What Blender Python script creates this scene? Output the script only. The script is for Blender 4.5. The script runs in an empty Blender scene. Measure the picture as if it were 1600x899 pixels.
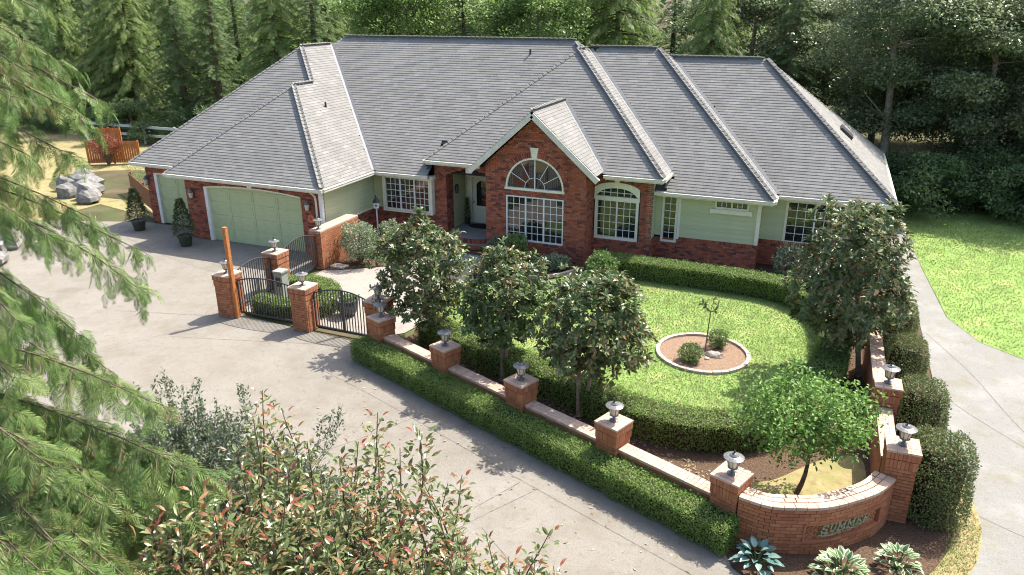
import bpy, math, random
import numpy as np
from mathutils import Vector, Matrix

# ------------------------------------------------------------------ camera, world, sun, exposure
scene = bpy.context.scene
COL = scene.collection
CAMH = 9.6
FPX, CX, CY = 1168.56, 800.0, 449.5

def _rot():
    dy = np.array([1320 - CX, 5 - CY]); dx = np.array([-2200 - CX, 12 - CY])
    Y = np.array([dy[0], dy[1], FPX]); Y /= np.linalg.norm(Y)
    X = -np.array([dx[0], dx[1], FPX]); X /= np.linalg.norm(X)
    X -= Y * (X @ Y); X /= np.linalg.norm(X)
    return np.stack([X, Y, np.cross(X, Y)], 1)
RC = _rot()

def ray(u, v):
    d = RC.T @ np.array([u - CX, v - CY, FPX]); return d / np.linalg.norm(d)
def at_dist(u, v, k):
    return np.array([0, 0, CAMH]) + ray(u, v) * k
def ground_at(u, v, z=0.0):
    d = ray(u, v); return np.array([0, 0, CAMH]) + d * ((z - CAMH) / d[2])

cam_d = bpy.data.cameras.new('camera'); cam = bpy.data.objects.new('camera', cam_d); COL.objects.link(cam)
cam_d.sensor_width = 36.0; cam_d.lens = FPX / 1600 * 36.0
cam_d.clip_start = 0.1; cam_d.clip_end = 2000
right, down, fwd = RC
m = Matrix.Identity(4)
for i in range(3):
    m[i][0], m[i][1], m[i][2] = right[i], -down[i], -fwd[i]
m[2][3] = CAMH
cam.matrix_world = m
scene.camera = cam

SUN_AZ = math.atan2(0.48, 0.877)      # towards the sun: right and behind the house
SUN_EL = math.radians(56)
world = bpy.data.worlds.new('World'); scene.world = world; world.use_nodes = True
wn = world.node_tree; wn.nodes.clear()
sky = wn.nodes.new('ShaderNodeTexSky'); sky.sky_type = 'NISHITA'; sky.sun_disc = False
sky.sun_elevation = SUN_EL; sky.sun_rotation = SUN_AZ; sky.air_density = 1.0; sky.dust_density = 3.0; sky.ozone_density = 0.4
bg = wn.nodes.new('ShaderNodeBackground'); bg.inputs[1].default_value = 0.14
wo = wn.nodes.new('ShaderNodeOutputWorld')
wn.links.new(sky.outputs[0], bg.inputs[0]); wn.links.new(bg.outputs[0], wo.inputs[0])
sd = bpy.data.lights.new('sun', 'SUN'); sd.energy = 4.0; sd.angle = math.radians(0.5); sd.color = (1.0, 0.945, 0.84)
sun = bpy.data.objects.new('sun', sd); COL.objects.link(sun)
sdir = Vector((math.sin(SUN_AZ) * math.cos(SUN_EL), math.cos(SUN_AZ) * math.cos(SUN_EL), math.sin(SUN_EL)))
sun.rotation_euler = sdir.to_track_quat('Z', 'Y').to_euler()
sun.location = (20, 40, 60)
scene.view_settings.view_transform = 'Standard'; scene.view_settings.look = 'None'
scene.view_settings.gamma = 1.0; scene.view_settings.exposure = 1.27
scene.view_settings.use_curve_mapping = False
scene.render.engine = 'CYCLES'
scene.cycles.use_denoising = True
scene.cycles.filter_width = 1.1
scene.cycles.max_bounces = 6; scene.cycles.transparent_max_bounces = 8

rs = np.random.default_rng(7)
random.seed(7)

# ------------------------------------------------------------------ materials
def _n(nt, t, **kw):
    n = nt.nodes.new(t)
    for k, v in kw.items(): setattr(n, k, v)
    return n

def mat(name, cols, rough=0.7, spec=0.3, noise=None, bump=None, transl=0.0, metal=0.0, coat=0.0, patches=None, space='Object'):
    """cols: list of colours picked by the per-face 'rnd' attribute plus the object's random value.
    noise=(scale, lo, hi): brightness mottling; patches=[(colour, scale, lo, hi)]: stains with a shape of their own."""
    M = bpy.data.materials.new(name); M.use_nodes = True
    nt = M.node_tree; nt.nodes.clear(); L = nt.links.new
    out = _n(nt, 'ShaderNodeOutputMaterial'); p = _n(nt, 'ShaderNodeBsdfPrincipled')
    p.inputs['Roughness'].default_value = rough; p.inputs['Specular IOR Level'].default_value = spec
    p.inputs['Metallic'].default_value = metal; p.inputs['Coat Weight'].default_value = coat
    tc = _n(nt, 'ShaderNodeTexCoord')
    if space == 'World':
        geo = _n(nt, 'ShaderNodeNewGeometry'); vec = geo.outputs['Position']
    else:
        vec = tc.outputs['Object']
    if isinstance(cols[0], (int, float)): cols = [cols]
    if len(cols) == 1:
        rgb = _n(nt, 'ShaderNodeRGB'); rgb.outputs[0].default_value = (*cols[0], 1); col = rgb.outputs[0]
    else:
        at = _n(nt, 'ShaderNodeAttribute'); at.attribute_name = 'rnd'
        oi = _n(nt, 'ShaderNodeObjectInfo')
        ad = _n(nt, 'ShaderNodeMath', operation='ADD'); L(at.outputs['Fac'], ad.inputs[0]); L(oi.outputs['Random'], ad.inputs[1])
        fr = _n(nt, 'ShaderNodeMath', operation='FRACT'); L(ad.outputs[0], fr.inputs[0])
        cr = _n(nt, 'ShaderNodeValToRGB'); L(fr.outputs[0], cr.inputs[0])
        el = cr.color_ramp.elements
        while len(el) < len(cols): el.new(0.5)
        for i, c in enumerate(cols):
            el[i].position = i / (len(cols) - 1); el[i].color = (*c, 1)
        col = cr.outputs[0]
    if noise:
        nz = _n(nt, 'ShaderNodeTexNoise'); nz.inputs['Scale'].default_value = noise[0]; nz.inputs['Detail'].default_value = 6
        L(vec, nz.inputs['Vector'])
        mr = _n(nt, 'ShaderNodeMapRange'); mr.inputs[1].default_value = 0.3; mr.inputs[2].default_value = 0.7
        mr.inputs[3].default_value = noise[1]; mr.inputs[4].default_value = noise[2]
        L(nz.outputs['Fac'], mr.inputs[0])
        mx = _n(nt, 'ShaderNodeMix', data_type='RGBA', blend_type='MULTIPLY'); mx.inputs[0].default_value = 1
        L(col, mx.inputs[6]); L(mr.outputs[0], mx.inputs[7]); col = mx.outputs[2]
    for (pc, sc, lo, hi) in (patches or []):
        nz = _n(nt, 'ShaderNodeTexNoise'); nz.inputs['Scale'].default_value = sc; nz.inputs['Detail'].default_value = 8
        nz.inputs['Roughness'].default_value = 0.65
        L(vec, nz.inputs['Vector'])
        mr = _n(nt, 'ShaderNodeMapRange'); mr.inputs[1].default_value = lo; mr.inputs[2].default_value = hi
        L(nz.outputs['Fac'], mr.inputs[0])
        mx = _n(nt, 'ShaderNodeMix', data_type='RGBA'); L(mr.outputs[0], mx.inputs[0])
        L(col, mx.inputs[6]); mx.inputs[7].default_value = (*pc, 1); col = mx.outputs[2]
    L(col, p.inputs['Base Color'])
    if bump:
        nb = _n(nt, 'ShaderNodeTexNoise'); nb.inputs['Scale'].default_value = bump[0]; nb.inputs['Detail'].default_value = 5
        L(vec, nb.inputs['Vector'])
        bp = _n(nt, 'ShaderNodeBump'); bp.inputs['Strength'].default_value = bump[1]; bp.inputs['Distance'].default_value = 0.02
        L(nb.outputs['Fac'], bp.inputs['Height']); L(bp.outputs[0], p.inputs['Normal'])
    sh = p.outputs[0]
    if transl:
        tr = _n(nt, 'ShaderNodeBsdfTranslucent'); L(col, tr.inputs[0])
        ms = _n(nt, 'ShaderNodeMixShader'); ms.inputs[0].default_value = transl
        L(p.outputs[0], ms.inputs[1]); L(tr.outputs[0], ms.inputs[2]); sh = ms.outputs[0]
    L(sh, out.inputs[0])
    return M

M = {}
M['brick'] = mat('house_brick', [(.33, .10, .06), (.39, .13, .075), (.29, .085, .055), (.42, .155, .09), (.24, .08, .058), (.12, .058, .05), (.36, .115, .067)], .85, .2, noise=(9, .8, 1.15))
M['brick2'] = mat('garden_brick', [(.34, .14, .072), (.39, .165, .085), (.31, .12, .065), (.42, .19, .10), (.35, .14, .075), (.26, .105, .06)], .85, .2, noise=(12, .75, 1.2))
M['coping'] = mat('coping_brick', [(.48, .34, .26), (.53, .39, .30), (.44, .30, .23), (.57, .43, .34)], .8, .25, noise=(10, .8, 1.15))
M['mortar'] = mat('mortar', (.19, .165, .145), .95, .1, noise=(14, .8, 1.1))
M['mortar2'] = mat('garden_mortar', (.20, .145, .11), .95, .1, noise=(14, .8, 1.1))
M['shingle'] = mat('roof_shingle', [(.195, .19, .18), (.22, .214, .203), (.205, .20, .19), (.255, .248, .236), (.21, .205, .195), (.232, .226, .215), (.188, .183, .174)], .92, .12, noise=(.9, .90, 1.08), patches=[((.17, .165, .15), .45, .56, .85)])
M['deck'] = mat('roof_underlay', (.10, .10, .10), .95, .1)
M['ridge'] = mat('ridge_shingle', [(.17, .165, .155), (.22, .215, .20), (.195, .19, .18)], .9, .15, noise=(30, .8, 1.2))
M['valley'] = mat('valley_metal', (.19, .195, .20), .55, .4, noise=(6, .8, 1.15))
M['gutter'] = mat('gutter_paint', (.66, .63, .55), .5, .4, noise=(3, .85, 1.08))
M['trim'] = mat('cream_trim', (.78, .76, .62), .55, .4, noise=(4, .9, 1.05))
M['white'] = mat('white_paint', (.80, .80, .78), .5, .4, noise=(4, .9, 1.05))
M['siding'] = mat('sage_siding', [(.50, .54, .335), (.53, .57, .36), (.48, .515, .32)], .65, .3, noise=(3, .9, 1.08))
M['gdoor'] = mat('garage_door_paint', [(.47, .53, .30), (.49, .55, .315)], .5, .35, noise=(2, .92, 1.06))
M['fdoor'] = mat('front_door_paint', (.62, .64, .50), .45, .4)
M['glass'] = mat('window_glass', (.012, .016, .018), .03, .9)
M['dark'] = mat('dark_metal', (.03, .03, .032), .45, .5)
M['iron'] = mat('wrought_iron', (.035, .035, .038), .5, .45, noise=(20, .7, 1.3))
M['lampglass'] = mat('lamp_glass', (.62, .56, .44), .15, .6)
M['lampmetal'] = mat('lamp_metal', (.16, .16, .16), .28, .6, noise=(25, .6, 1.2))
M['conc'] = mat('driveway_concrete', (.225, .206, .178), .9, .2, noise=(38, .84, 1.14), bump=(70, .5),
                patches=[((.185, .163, .133), 1.1, .45, .70), ((.275, .257, .232), .3, .5, .8), ((.175, .153, .125), 5, .54, .72), ((.145, .128, .105), .6, .60, .74), ((.15, .138, .12), 55, .60, .74)], space='World')
M['conc2'] = mat('side_drive_concrete', (.222, .217, .203), .9, .2, noise=(34, .82, 1.14), bump=(60, .5),
                 patches=[((.19, .175, .12), 1.1, .52, .70), ((.29, .287, .277), .6, .5, .75), ((.175, .165, .135), 8, .55, .72), ((.20, .17, .085), 3.2, .62, .74)], space='World')
M['agg'] = mat('aggregate_path', (.30, .27, .24), .95, .15, noise=(60, .7, 1.3), bump=(90, .4), patches=[((.22, .20, .18), 2, .5, .75)], space='World')
M['joint'] = mat('joint_filler', (.15, .135, .12), .95, .1, noise=(8, .6, 1.5), space='World')
M['soil'] = mat('bark_mulch', (.095, .062, .042), .95, .1, noise=(25, .5, 1.6), bump=(30, .8), space='World')
M['bark_bed'] = mat('light_bark_mulch', (.22, .15, .105), .95, .1, noise=(35, .6, 1.5), bump=(35, .7), space='World')
M['dry'] = mat('dry_lawn', (.31, .25, .13), .95, .1, noise=(6, .7, 1.25), bump=(40, .6), patches=[((.20, .21, .075), 1.5, .45, .65), ((.14, .10, .06), .7, .55, .7)], space='World')
M['lawn'] = mat('lawn_turf', (.19, .28, .08), .95, .1, noise=(1.6, .75, 1.25), bump=(45, .8),
                patches=[((.40, .40, .17), .9, .52, .75), ((.38, .35, .17), 2.6, .58, .75), ((.17, .28, .06), 5, .5, .7)], space='World')
M['ground'] = mat('forest_ground', (.09, .075, .045), .95, .1, noise=(.6, .6, 1.4), bump=(10, .6), patches=[((.07, .10, .035), .35, .45, .65)], space='World')
M['grass'] = mat('grass_blades', [(.15, .245, .065), (.195, .29, .08), (.29, .325, .13), (.175, .27, .075), (.39, .355, .195), (.33, .315, .16)], .7, .2, transl=0.3)
M['curb'] = mat('edging_stone', [(.50, .43, .36), (.44, .37, .31), (.55, .48, .41)], .9, .2, noise=(15, .75, 1.2))
M['bark'] = mat('tree_bark', (.16, .12, .09), .9, .15, noise=(12, .6, 1.4), bump=(30, .6))
M['bark_pale'] = mat('pale_bark', (.34, .29, .22), .9, .15, noise=(9, .55, 1.3), bump=(30, .5))
M['bark_red'] = mat('cedar_bark', (.13, .095, .07), .9, .15, noise=(12, .6, 1.4), bump=(30, .6))
M['core'] = mat('hedge_twigs', (.05, .045, .025), .95, .1, noise=(20, .5, 1.5))
M['hedge'] = mat('boxwood_leaf', [(.125, .21, .045), (.18, .285, .065), (.15, .245, .055), (.25, .35, .09), (.135, .22, .05)], .45, .35, transl=0.3)
M['hedge2'] = mat('clipped_shrub_leaf', [(.07, .13, .035), (.11, .18, .05), (.14, .20, .065), (.24, .16, .09), (.08, .15, .04)], .45, .35, transl=0.25)
M['magnolia'] = mat('magnolia_leaf', [(.075, .125, .04), (.10, .16, .05), (.07, .12, .04), (.13, .18, .06), (.09, .15, .05), (.15, .17, .07), (.20, .15, .075), (.38, .36, .16)], .34, .45, transl=0.22)
M['dogwood'] = mat('dogwood_leaf', [(.13, .25, .05), (.17, .31, .065), (.14, .26, .055), (.23, .36, .09)], .45, .35, transl=0.35)
M['cedar'] = mat('cedar_foliage', [(.14, .22, .065), (.18, .28, .075), (.23, .34, .09), (.15, .24, .07), (.31, .38, .13), (.20, .30, .085)], .5, .3, transl=.5)
M['cedar_near'] = mat('near_cedar_foliage', [(.085, .15, .045), (.12, .21, .055), (.17, .28, .07), (.10, .17, .05), (.27, .34, .11), (.15, .25, .065), (.22, .15, .07)], .45, .35, transl=.38)
M['fir'] = mat('fir_foliage', [(.10, .17, .07), (.125, .21, .08), (.17, .26, .09), (.11, .18, .075), (.21, .28, .10)], .55, .3, transl=0.5)
M['decid'] = mat('broadleaf_foliage', [(.15, .24, .07), (.20, .31, .085), (.26, .36, .11), (.16, .26, .075), (.30, .38, .14)], .4, .4, transl=0.5)
M['alder'] = mat('grey_broadleaf_foliage', [(.18, .24, .12), (.23, .29, .145), (.16, .22, .11), (.32, .35, .22), (.20, .26, .13)], .35, .5, transl=0.5)
M['under'] = mat('understory_leaf', [(.11, .175, .07), (.145, .22, .085), (.18, .25, .10)], .45, .35, transl=0.4)
M['photinia'] = mat('photinia_leaf', [(.10, .15, .05), (.13, .18, .06), (.17, .20, .075), (.11, .155, .05), (.14, .18, .065), (.20, .21, .09), (.30, .22, .10), (.34, .16, .08)], .3, .5, transl=0.25)
M['photinia_red'] = mat('photinia_new_leaf', [(.26, .06, .045), (.32, .10, .06), (.28, .14, .06), (.20, .05, .04)], .3, .5, transl=.3)
M['ceanothus'] = mat('greygreen_leaf', [(.14, .18, .10), (.18, .22, .13), (.13, .17, .095), (.24, .25, .24)], .5, .35, transl=0.25)
M['white_shrub'] = mat('white_edged_leaf', [(.11, .19, .06), (.34, .38, .26), (.15, .23, .08), (.46, .47, .38), (.12, .20, .06)], .45, .35, transl=.25)
M['shrub'] = mat('shrub_leaf', [(.12, .21, .06), (.17, .27, .08), (.22, .31, .10), (.11, .19, .055)], .4, .4, transl=0.3)
M['potgreen'] = mat('dwarf_spruce_foliage', [(.06, .095, .04), (.09, .12, .05), (.12, .12, .06), (.05, .08, .035)], .55, .25, transl=.15)
M['pink'] = mat('pink_petal', [(.45, .03, .10), (.38, .02, .07)], .5, .3, transl=.3)
M['hosta_blue'] = mat('blue_hosta_leaf', [(.10, .21, .19), (.15, .27, .24), (.24, .36, .31)], .35, .45, transl=.15)
M['hosta_green'] = mat('hosta_leaf', [(.07, .17, .05), (.10, .21, .06), (.08, .15, .06)], .4, .4, transl=.2)
M['hosta_cream'] = mat('hosta_leaf_margin', [(.52, .56, .38), (.60, .62, .46)], .4, .4, transl=.2)
M['pot'] = mat('plastic_pot', (.04, .045, .03), .5, .4)
M['potblue'] = mat('glazed_pot', (.05, .06, .075), .3, .5)
M['wood_orange'] = mat('stained_wood', [(.42, .15, .045), (.47, .18, .06), (.38, .13, .04)], .7, .3, noise=(8, .75, 1.15))
M['wood_brown'] = mat('brown_fence_wood', [(.27, .13, .07), (.31, .15, .08)], .8, .2, noise=(8, .7, 1.2))
M['rail'] = mat('pale_rail', (.42, .46, .46), .7, .3)
M['rock'] = mat('granite_boulder', [(.22, .215, .205), (.18, .176, .17), (.26, .255, .24)], .9, .2, noise=(4, .6, 1.25), bump=(9, .8))
M['stonebox'] = mat('grey_stone', (.28, .30, .26), .85, .25, noise=(12, .7, 1.2))
M['plaque'] = mat('orange_plaque', (.62, .16, .07), .6, .3)
M['bronze'] = mat('bronze_letter', (.33, .31, .19), .5, .4, metal=.1, noise=(30, .6, 1.3))
M['step'] = mat('porch_slab', (.24, .235, .23), .9, .2, noise=(20, .8, 1.2))
M['litter'] = mat('dry_leaf_litter', [(.30, .24, .15), (.22, .15, .08), (.40, .34, .24), (.18, .13, .07)], .7, .25)
M['doormat'] = mat('doormat', (.03, .028, .025), .95, .1)

# ------------------------------------------------------------------ object and mesh helpers
def link(o, parent=None):
    COL.objects.link(o)
    if parent is not None: o.parent = parent
    return o

def thing(name, label, cat, loc=(0, 0, 0), group=None):
    o = bpy.data.objects.new(name, None); o.empty_display_size = 0.2
    o.location = loc; o['label'] = label; o['category'] = cat
    if group: o['group'] = group
    return link(o)

def tag(o, label, cat, group=None):
    o['label'] = label; o['category'] = cat
    if group: o['group'] = group
    return o

def world_loc(p):
    v = Vector((0, 0, 0))
    while p is not None: v = v + p.location; p = p.parent
    return np.array(v)

def obj_np(name, V, F, material, parent=None, rnd=None, smooth=False, kind=None, at=None):
    """one mesh object from arrays; V in world coordinates; parents carry translations only"""
    V = np.asarray(V, dtype=np.float32).reshape(-1, 3)
    off = world_loc(parent) if parent is not None else np.zeros(3)
    o_loc = np.zeros(3)
    if at is not None: o_loc = np.asarray(at, float) - off
    V = V - (off + o_loc)
    F = np.asarray(F, dtype=np.int32); k = F.shape[1]; n = len(F)
    me = bpy.data.meshes.new(name)
    me.vertices.add(len(V)); me.vertices.foreach_set('co', V.astype(np.float32).ravel())
    me.loops.add(n * k); me.loops.foreach_set('vertex_index', F.ravel())
    me.polygons.add(n); me.polygons.foreach_set('loop_start', np.arange(0, n * k, k, dtype=np.int32))
    me.update(calc_edges=True)
    me.polygons.foreach_set('use_smooth', np.full(n, bool(smooth)))
    if rnd is not None:
        a = me.attributes.new('rnd', 'FLOAT', 'FACE'); a.data.foreach_set('value', np.asarray(rnd, dtype=np.float32))
    me.materials.append(material)
    o = bpy.data.objects.new(name, me); o.location = o_loc
    if kind: o['kind'] = kind
    return link(o, parent)

class MB:
    """small mixed-polygon mesh builder (world coordinates)"""
    def __init__(s): s.V = []; s.F = []
    def add(s, V, F):
        b = len(s.V); s.V += [tuple(map(float, v)) for v in V]; s.F += [tuple(b + i for i in f) for f in F]; return s
    def box(s, c, h, ax=None):
        ax = np.eye(3) if ax is None else np.asarray(ax)
        V, F = box_vf(c, h, ax); return s.add(V, F)
    def span(s, x0, x1, y0, y1, z0, z1):
        return s.box(((x0+x1)/2, (y0+y1)/2, (z0+z1)/2), ((x1-x0)/2, (y1-y0)/2, (z1-z0)/2))
    def tube(s, pts, r0, r1=None, n=6, caps=True):
        V, F = tube_vf(pts, r0, r0 if r1 is None else r1, n)
        b = len(V)
        F = [tuple(f) for f in F]
        if caps: F += [tuple(range(n))[::-1], tuple(range(b - n, b))]
        return s.add(V, F)
    def lathe(s, c, prof, n=12, a0=0.0):
        V = []; F = []
        for (r, z) in prof:
            for i in range(n):
                a = a0 + 2 * math.pi * i / n; V.append((c[0] + r * math.cos(a), c[1] + r * math.sin(a), c[2] + z))
        for j in range(len(prof) - 1):
            for i in range(n):
                k = (i + 1) % n; F.append((j*n+i, j*n+k, (j+1)*n+k, (j+1)*n+i))
        F.append(tuple(range(n))[::-1]); F.append(tuple((len(prof)-1)*n + i for i in range(n)))
        return s.add(V, F)
    def prism(s, poly, z0, z1):
        n = len(poly); V = [(x, y, z0) for x, y in poly] + [(x, y, z1) for x, y in poly]
        F = [tuple(range(n))[::-1], tuple(range(n, 2*n))] + [(i, (i+1) % n, n + (i+1) % n, n + i) for i in range(n)]
        return s.add(V, F)
    def build(s, name, material, parent=None, smooth=False, kind=None):
        off = world_loc(parent) if parent is not None else np.zeros(3)
        me = bpy.data.meshes.new(name)
        me.from_pydata([(v[0]-off[0], v[1]-off[1], v[2]-off[2]) for v in s.V], [], s.F)
        if smooth: me.polygons.foreach_set('use_smooth', np.ones(len(s.F), dtype=bool))
        me.materials.append(material)
        o = bpy.data.objects.new(name, me)
        if kind: o['kind'] = kind
        return link(o, parent)

BOXV = np.array([(-1,-1,-1),(1,-1,-1),(1,1,-1),(-1,1,-1),(-1,-1,1),(1,-1,1),(1,1,1),(-1,1,1)], float)
BOXF = np.array([(0,3,2,1),(4,5,6,7),(0,1,5,4),(1,2,6,5),(2,3,7,6),(3,0,4,7)])
def box_vf(c, h, ax):
    return (BOXV * np.asarray(h)) @ np.asarray(ax) + np.asarray(c), BOXF
def tube_vf(pts, r0, r1, n=6):
    P = np.asarray(pts, float); k = len(P)
    T = np.gradient(P, axis=0); T /= np.linalg.norm(T, axis=1)[:, None] + 1e-9
    ref = np.array([0, 0, 1.0]) if abs(T[0][2]) < .9 else np.array([1.0, 0, 0])
    A = np.cross(T, ref); A /= np.linalg.norm(A, axis=1)[:, None] + 1e-9
    B = np.cross(T, A); r = np.linspace(r0, r1, k)
    ang = np.arange(n) * 2 * math.pi / n
    V = P[:, None, :] + r[:, None, None] * (np.cos(ang)[None, :, None] * A[:, None, :] + np.sin(ang)[None, :, None] * B[:, None, :])
    i = np.arange(n); j = (i + 1) % n
    F = np.concatenate([np.stack([a*n + i, a*n + j, (a+1)*n + j, (a+1)*n + i], 1) for a in range(k - 1)])
    return V.reshape(-1, 3), F

def many_tubes(list_, n=6):
    Vs, Fs, b = [], [], 0
    for (pts, r0, r1) in list_:
        V, F = tube_vf(pts, r0, r1, n); Vs.append(V); Fs.append(F + b); b += len(V)
    return np.concatenate(Vs), np.concatenate(Fs)

# --- pieces (bricks, shingles, boards...): one shared unit box, placed by centre + half-extent axes
_boxmesh = {}
def unit_box(name, material):
    key = (name, material.name)
    if key not in _boxmesh:
        me = bpy.data.meshes.new(name); me.from_pydata([tuple(v) for v in BOXV], [], [tuple(map(int, f)) for f in BOXF])
        a = me.attributes.new('rnd', 'FLOAT', 'FACE'); a.data.foreach_set('value', np.zeros(6, dtype=np.float32))
        me.materials.append(material); _boxmesh[key] = me
    return _boxmesh[key]

def place_box(name, c, h, ax, material, parent):
    o = bpy.data.objects.new(name, unit_box(name, material))
    off = world_loc(parent)
    R = Matrix([[ax[0][i], ax[1][i], ax[2][i]] for i in range(3)])
    if R.determinant() < 0: ax = (ax[0], ax[1], -np.asarray(ax[2])); R = Matrix([[ax[0][i], ax[1][i], ax[2][i]] for i in range(3)])
    o.rotation_mode = 'QUATERNION'; o.rotation_quaternion = R.to_quaternion()
    o.location = tuple(np.asarray(c) - off); o.scale = tuple(h)
    return link(o, parent)

def join_boxes(name, boxes, material, parent, kind='stuff'):
    if not boxes: return None
    C = np.array([b[0] for b in boxes]); H = np.array([b[1] for b in boxes]); A = np.array([b[2] for b in boxes])
    V = np.einsum('nki,nij->nkj', BOXV[None] * H[:, None, :], A) + C[:, None, :]
    F = BOXF[None] + (np.arange(len(boxes)) * 8)[:, None, None]
    r = np.repeat(rs.random(len(boxes)), 6)
    return obj_np(name, V.reshape(-1, 3), F.reshape(-1, 4), material, parent, rnd=r, kind=kind)

CAMP = np.array([0, 0, CAMH])
def box_visible_side(c, nrm): return np.dot(np.asarray(nrm), CAMP - np.asarray(c)) > 0

# --- leaf clouds
def leafcloud(name, P, D, N, L, W, material, parent, kind='stuff', fold=0.0, rnd=None, simple=True, at=None):
    """P base points, D leaf axis, N approximate normal, L lengths, W widths"""
    n = len(P); D = D / (np.linalg.norm(D, axis=1)[:, None] + 1e-9)
    S = np.cross(D, N); S /= np.linalg.norm(S, axis=1)[:, None] + 1e-9
    U = np.cross(S, D)
    L = np.broadcast_to(L, n)[:, None]; W = np.broadcast_to(W, n)[:, None]
    b = P; t = P + D * L
    if simple:
        mid = P + D * L * .45
        l = mid - S * W * .5 + U * W * fold; r = mid + S * W * .5 + U * W * fold
        V = np.stack([b, r, t, l], 1).reshape(-1, 3)
        F = np.arange(n * 4).reshape(-1, 4)
        R = rs.random(n) if rnd is None else rnd
    else:
        mid = P + D * L * .5 - U * L * .0
        tip = t - U * L * .12
        l1 = P + D * L * .3 - S * W * .45 + U * W * fold; r1 = P + D * L * .3 + S * W * .45 + U * W * fold
        l2 = P + D * L * .68 - S * W * .42 + U * W * fold; r2 = P + D * L * .68 + S * W * .42 + U * W * fold
        V = np.stack([b, r1, r2, tip, l2, l1, mid], 1).reshape(-1, 3)
        base = (np.arange(n) * 7)[:, None]
        F = np.concatenate([base + np.array([a])for a in ([0, 1, 2, 6], [6, 2, 3, 3], [0, 6, 4, 5], [6, 3, 4, 4])], 0)
        tri = np.concatenate([base + np.array([a]) for a in ([0, 1, 6], [1, 2, 6], [2, 3, 6], [6, 3, 4], [6, 4, 5], [0, 6, 5])], 0)
        R0 = rs.random(n) if rnd is None else rnd
        return obj_np(name, V, tri, material, parent, rnd=np.tile(R0, 6), kind=kind, at=at)
    return obj_np(name, V, F, material, parent, rnd=R, kind=kind, at=at)

def rand_unit(n):
    v = rs.normal(size=(n, 3)); return v / np.linalg.norm(v, axis=1)[:, None]

def curve_pts(a, b, sag=0.0, n=7, bend=None):
    a = np.asarray(a, float); b = np.asarray(b, float); t = np.linspace(0, 1, n)[:, None]
    P = a + (b - a) * t
    P[:, 2] += (sag * 4 * t * (1 - t))[:, 0]
    if bend is not None: P += np.asarray(bend) * (4 * t * (1 - t))
    return P

def catmull(pts, m=12, closed=False):
    P = np.asarray(pts, float); n = len(P); out = []
    rng = range(n) if closed else range(n - 1)
    for i in rng:
        p0 = P[(i-1) % n] if closed or i > 0 else 2*P[0] - P[1]
        p1 = P[i]; p2 = P[(i+1) % n]
        p3 = P[(i+2) % n] if closed or i < n - 2 else 2*P[-1] - P[-2]
        for k in range(m):
            t = k / m
            out.append(.5 * (2*p1 + (p2-p0)*t + (2*p0-5*p1+4*p2-p3)*t*t + (3*p1-p0-3*p2+p3)*t**3))
    if not closed: out.append(P[-1])
    return np.array(out)

def in_poly(X, Y, poly):
    poly = np.asarray(poly); inside = np.zeros(len(X), bool); n = len(poly)
    for i in range(n):
        x0, y0 = poly[i]; x1, y1 = poly[(i+1) % n]
        c = ((y0 > Y) != (y1 > Y)) & (X < (x1-x0) * (Y-y0) / (y1-y0+1e-12) + x0)
        inside ^= c
    return inside

def sheet(name, poly, z, material, kind='structure', parent=None):
    me = MB(); me.add([(x, y, z) for x, y in poly], [tuple(range(len(poly)))])
    return me.build(name, material, parent, kind=kind)


# ------------------------------------------------------------------ the setting: ground sheets
sheet('ground', [(-260, -200), (260, -200), (260, 320), (-260, 320)], -0.03, M['ground'])
DRIVE = [(-34, 23.2), (-28.9, 24.9), (-18.0, 24.9), (-17.0, 17.6), (-11.5, 17.2), (-0.9, 12.4), (-0.5, 11.6), (0.6, 10.9), (2.2, 10.9), (4, 10.5),
         (4, 3), (-2.5, 5), (-6.5, 9.2), (-12, 10.6), (-20, 9.0), (-27, 12), (-31, 17), (-34, 21)]
drive = sheet('driveway', DRIVE, -0.008, M['conc'])
SIDE = [(3.2, 37), (3.9, 36.4), (4.15, 31), (4.45, 26.2), (5.15, 24.4), (6.2, 23.5), (9, 22.2), (18, 20), (18, 2), (4.004, 2.5), (4.004, 10.5), (2.6, 11.3),
        (2.95, 12.3), (3.45, 13.4), (3.6, 20), (3.6, 27), (3.2, 32)]
sidedrive = sheet('side_driveway', SIDE, -0.004, M['conc2'])
def strip(name, pts, w, z, material, parent):
    P = np.asarray(pts, float); T = np.gradient(P, axis=0); T /= np.linalg.norm(T, axis=1)[:, None]
    Nn = np.stack([-T[:, 1], T[:, 0]], 1) * w / 2
    V = np.concatenate([np.c_[P + Nn, np.full(len(P), z)], np.c_[P - Nn, np.full(len(P), z)]]); n = len(P)
    F = np.array([(i, n + i, n + i + 1, i + 1) for i in range(n - 1)])
    return obj_np(name, V, F, material, parent)
ROW0 = np.array([-0.77, 12.66]); ROW1 = np.array([-11.0, 16.69])
RD = (ROW1 - ROW0) / np.linalg.norm(ROW1 - ROW0); RN = np.array([-RD[1], RD[0]])
if RN[1] > 0: RN = -RN      # towards the driveway
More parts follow.
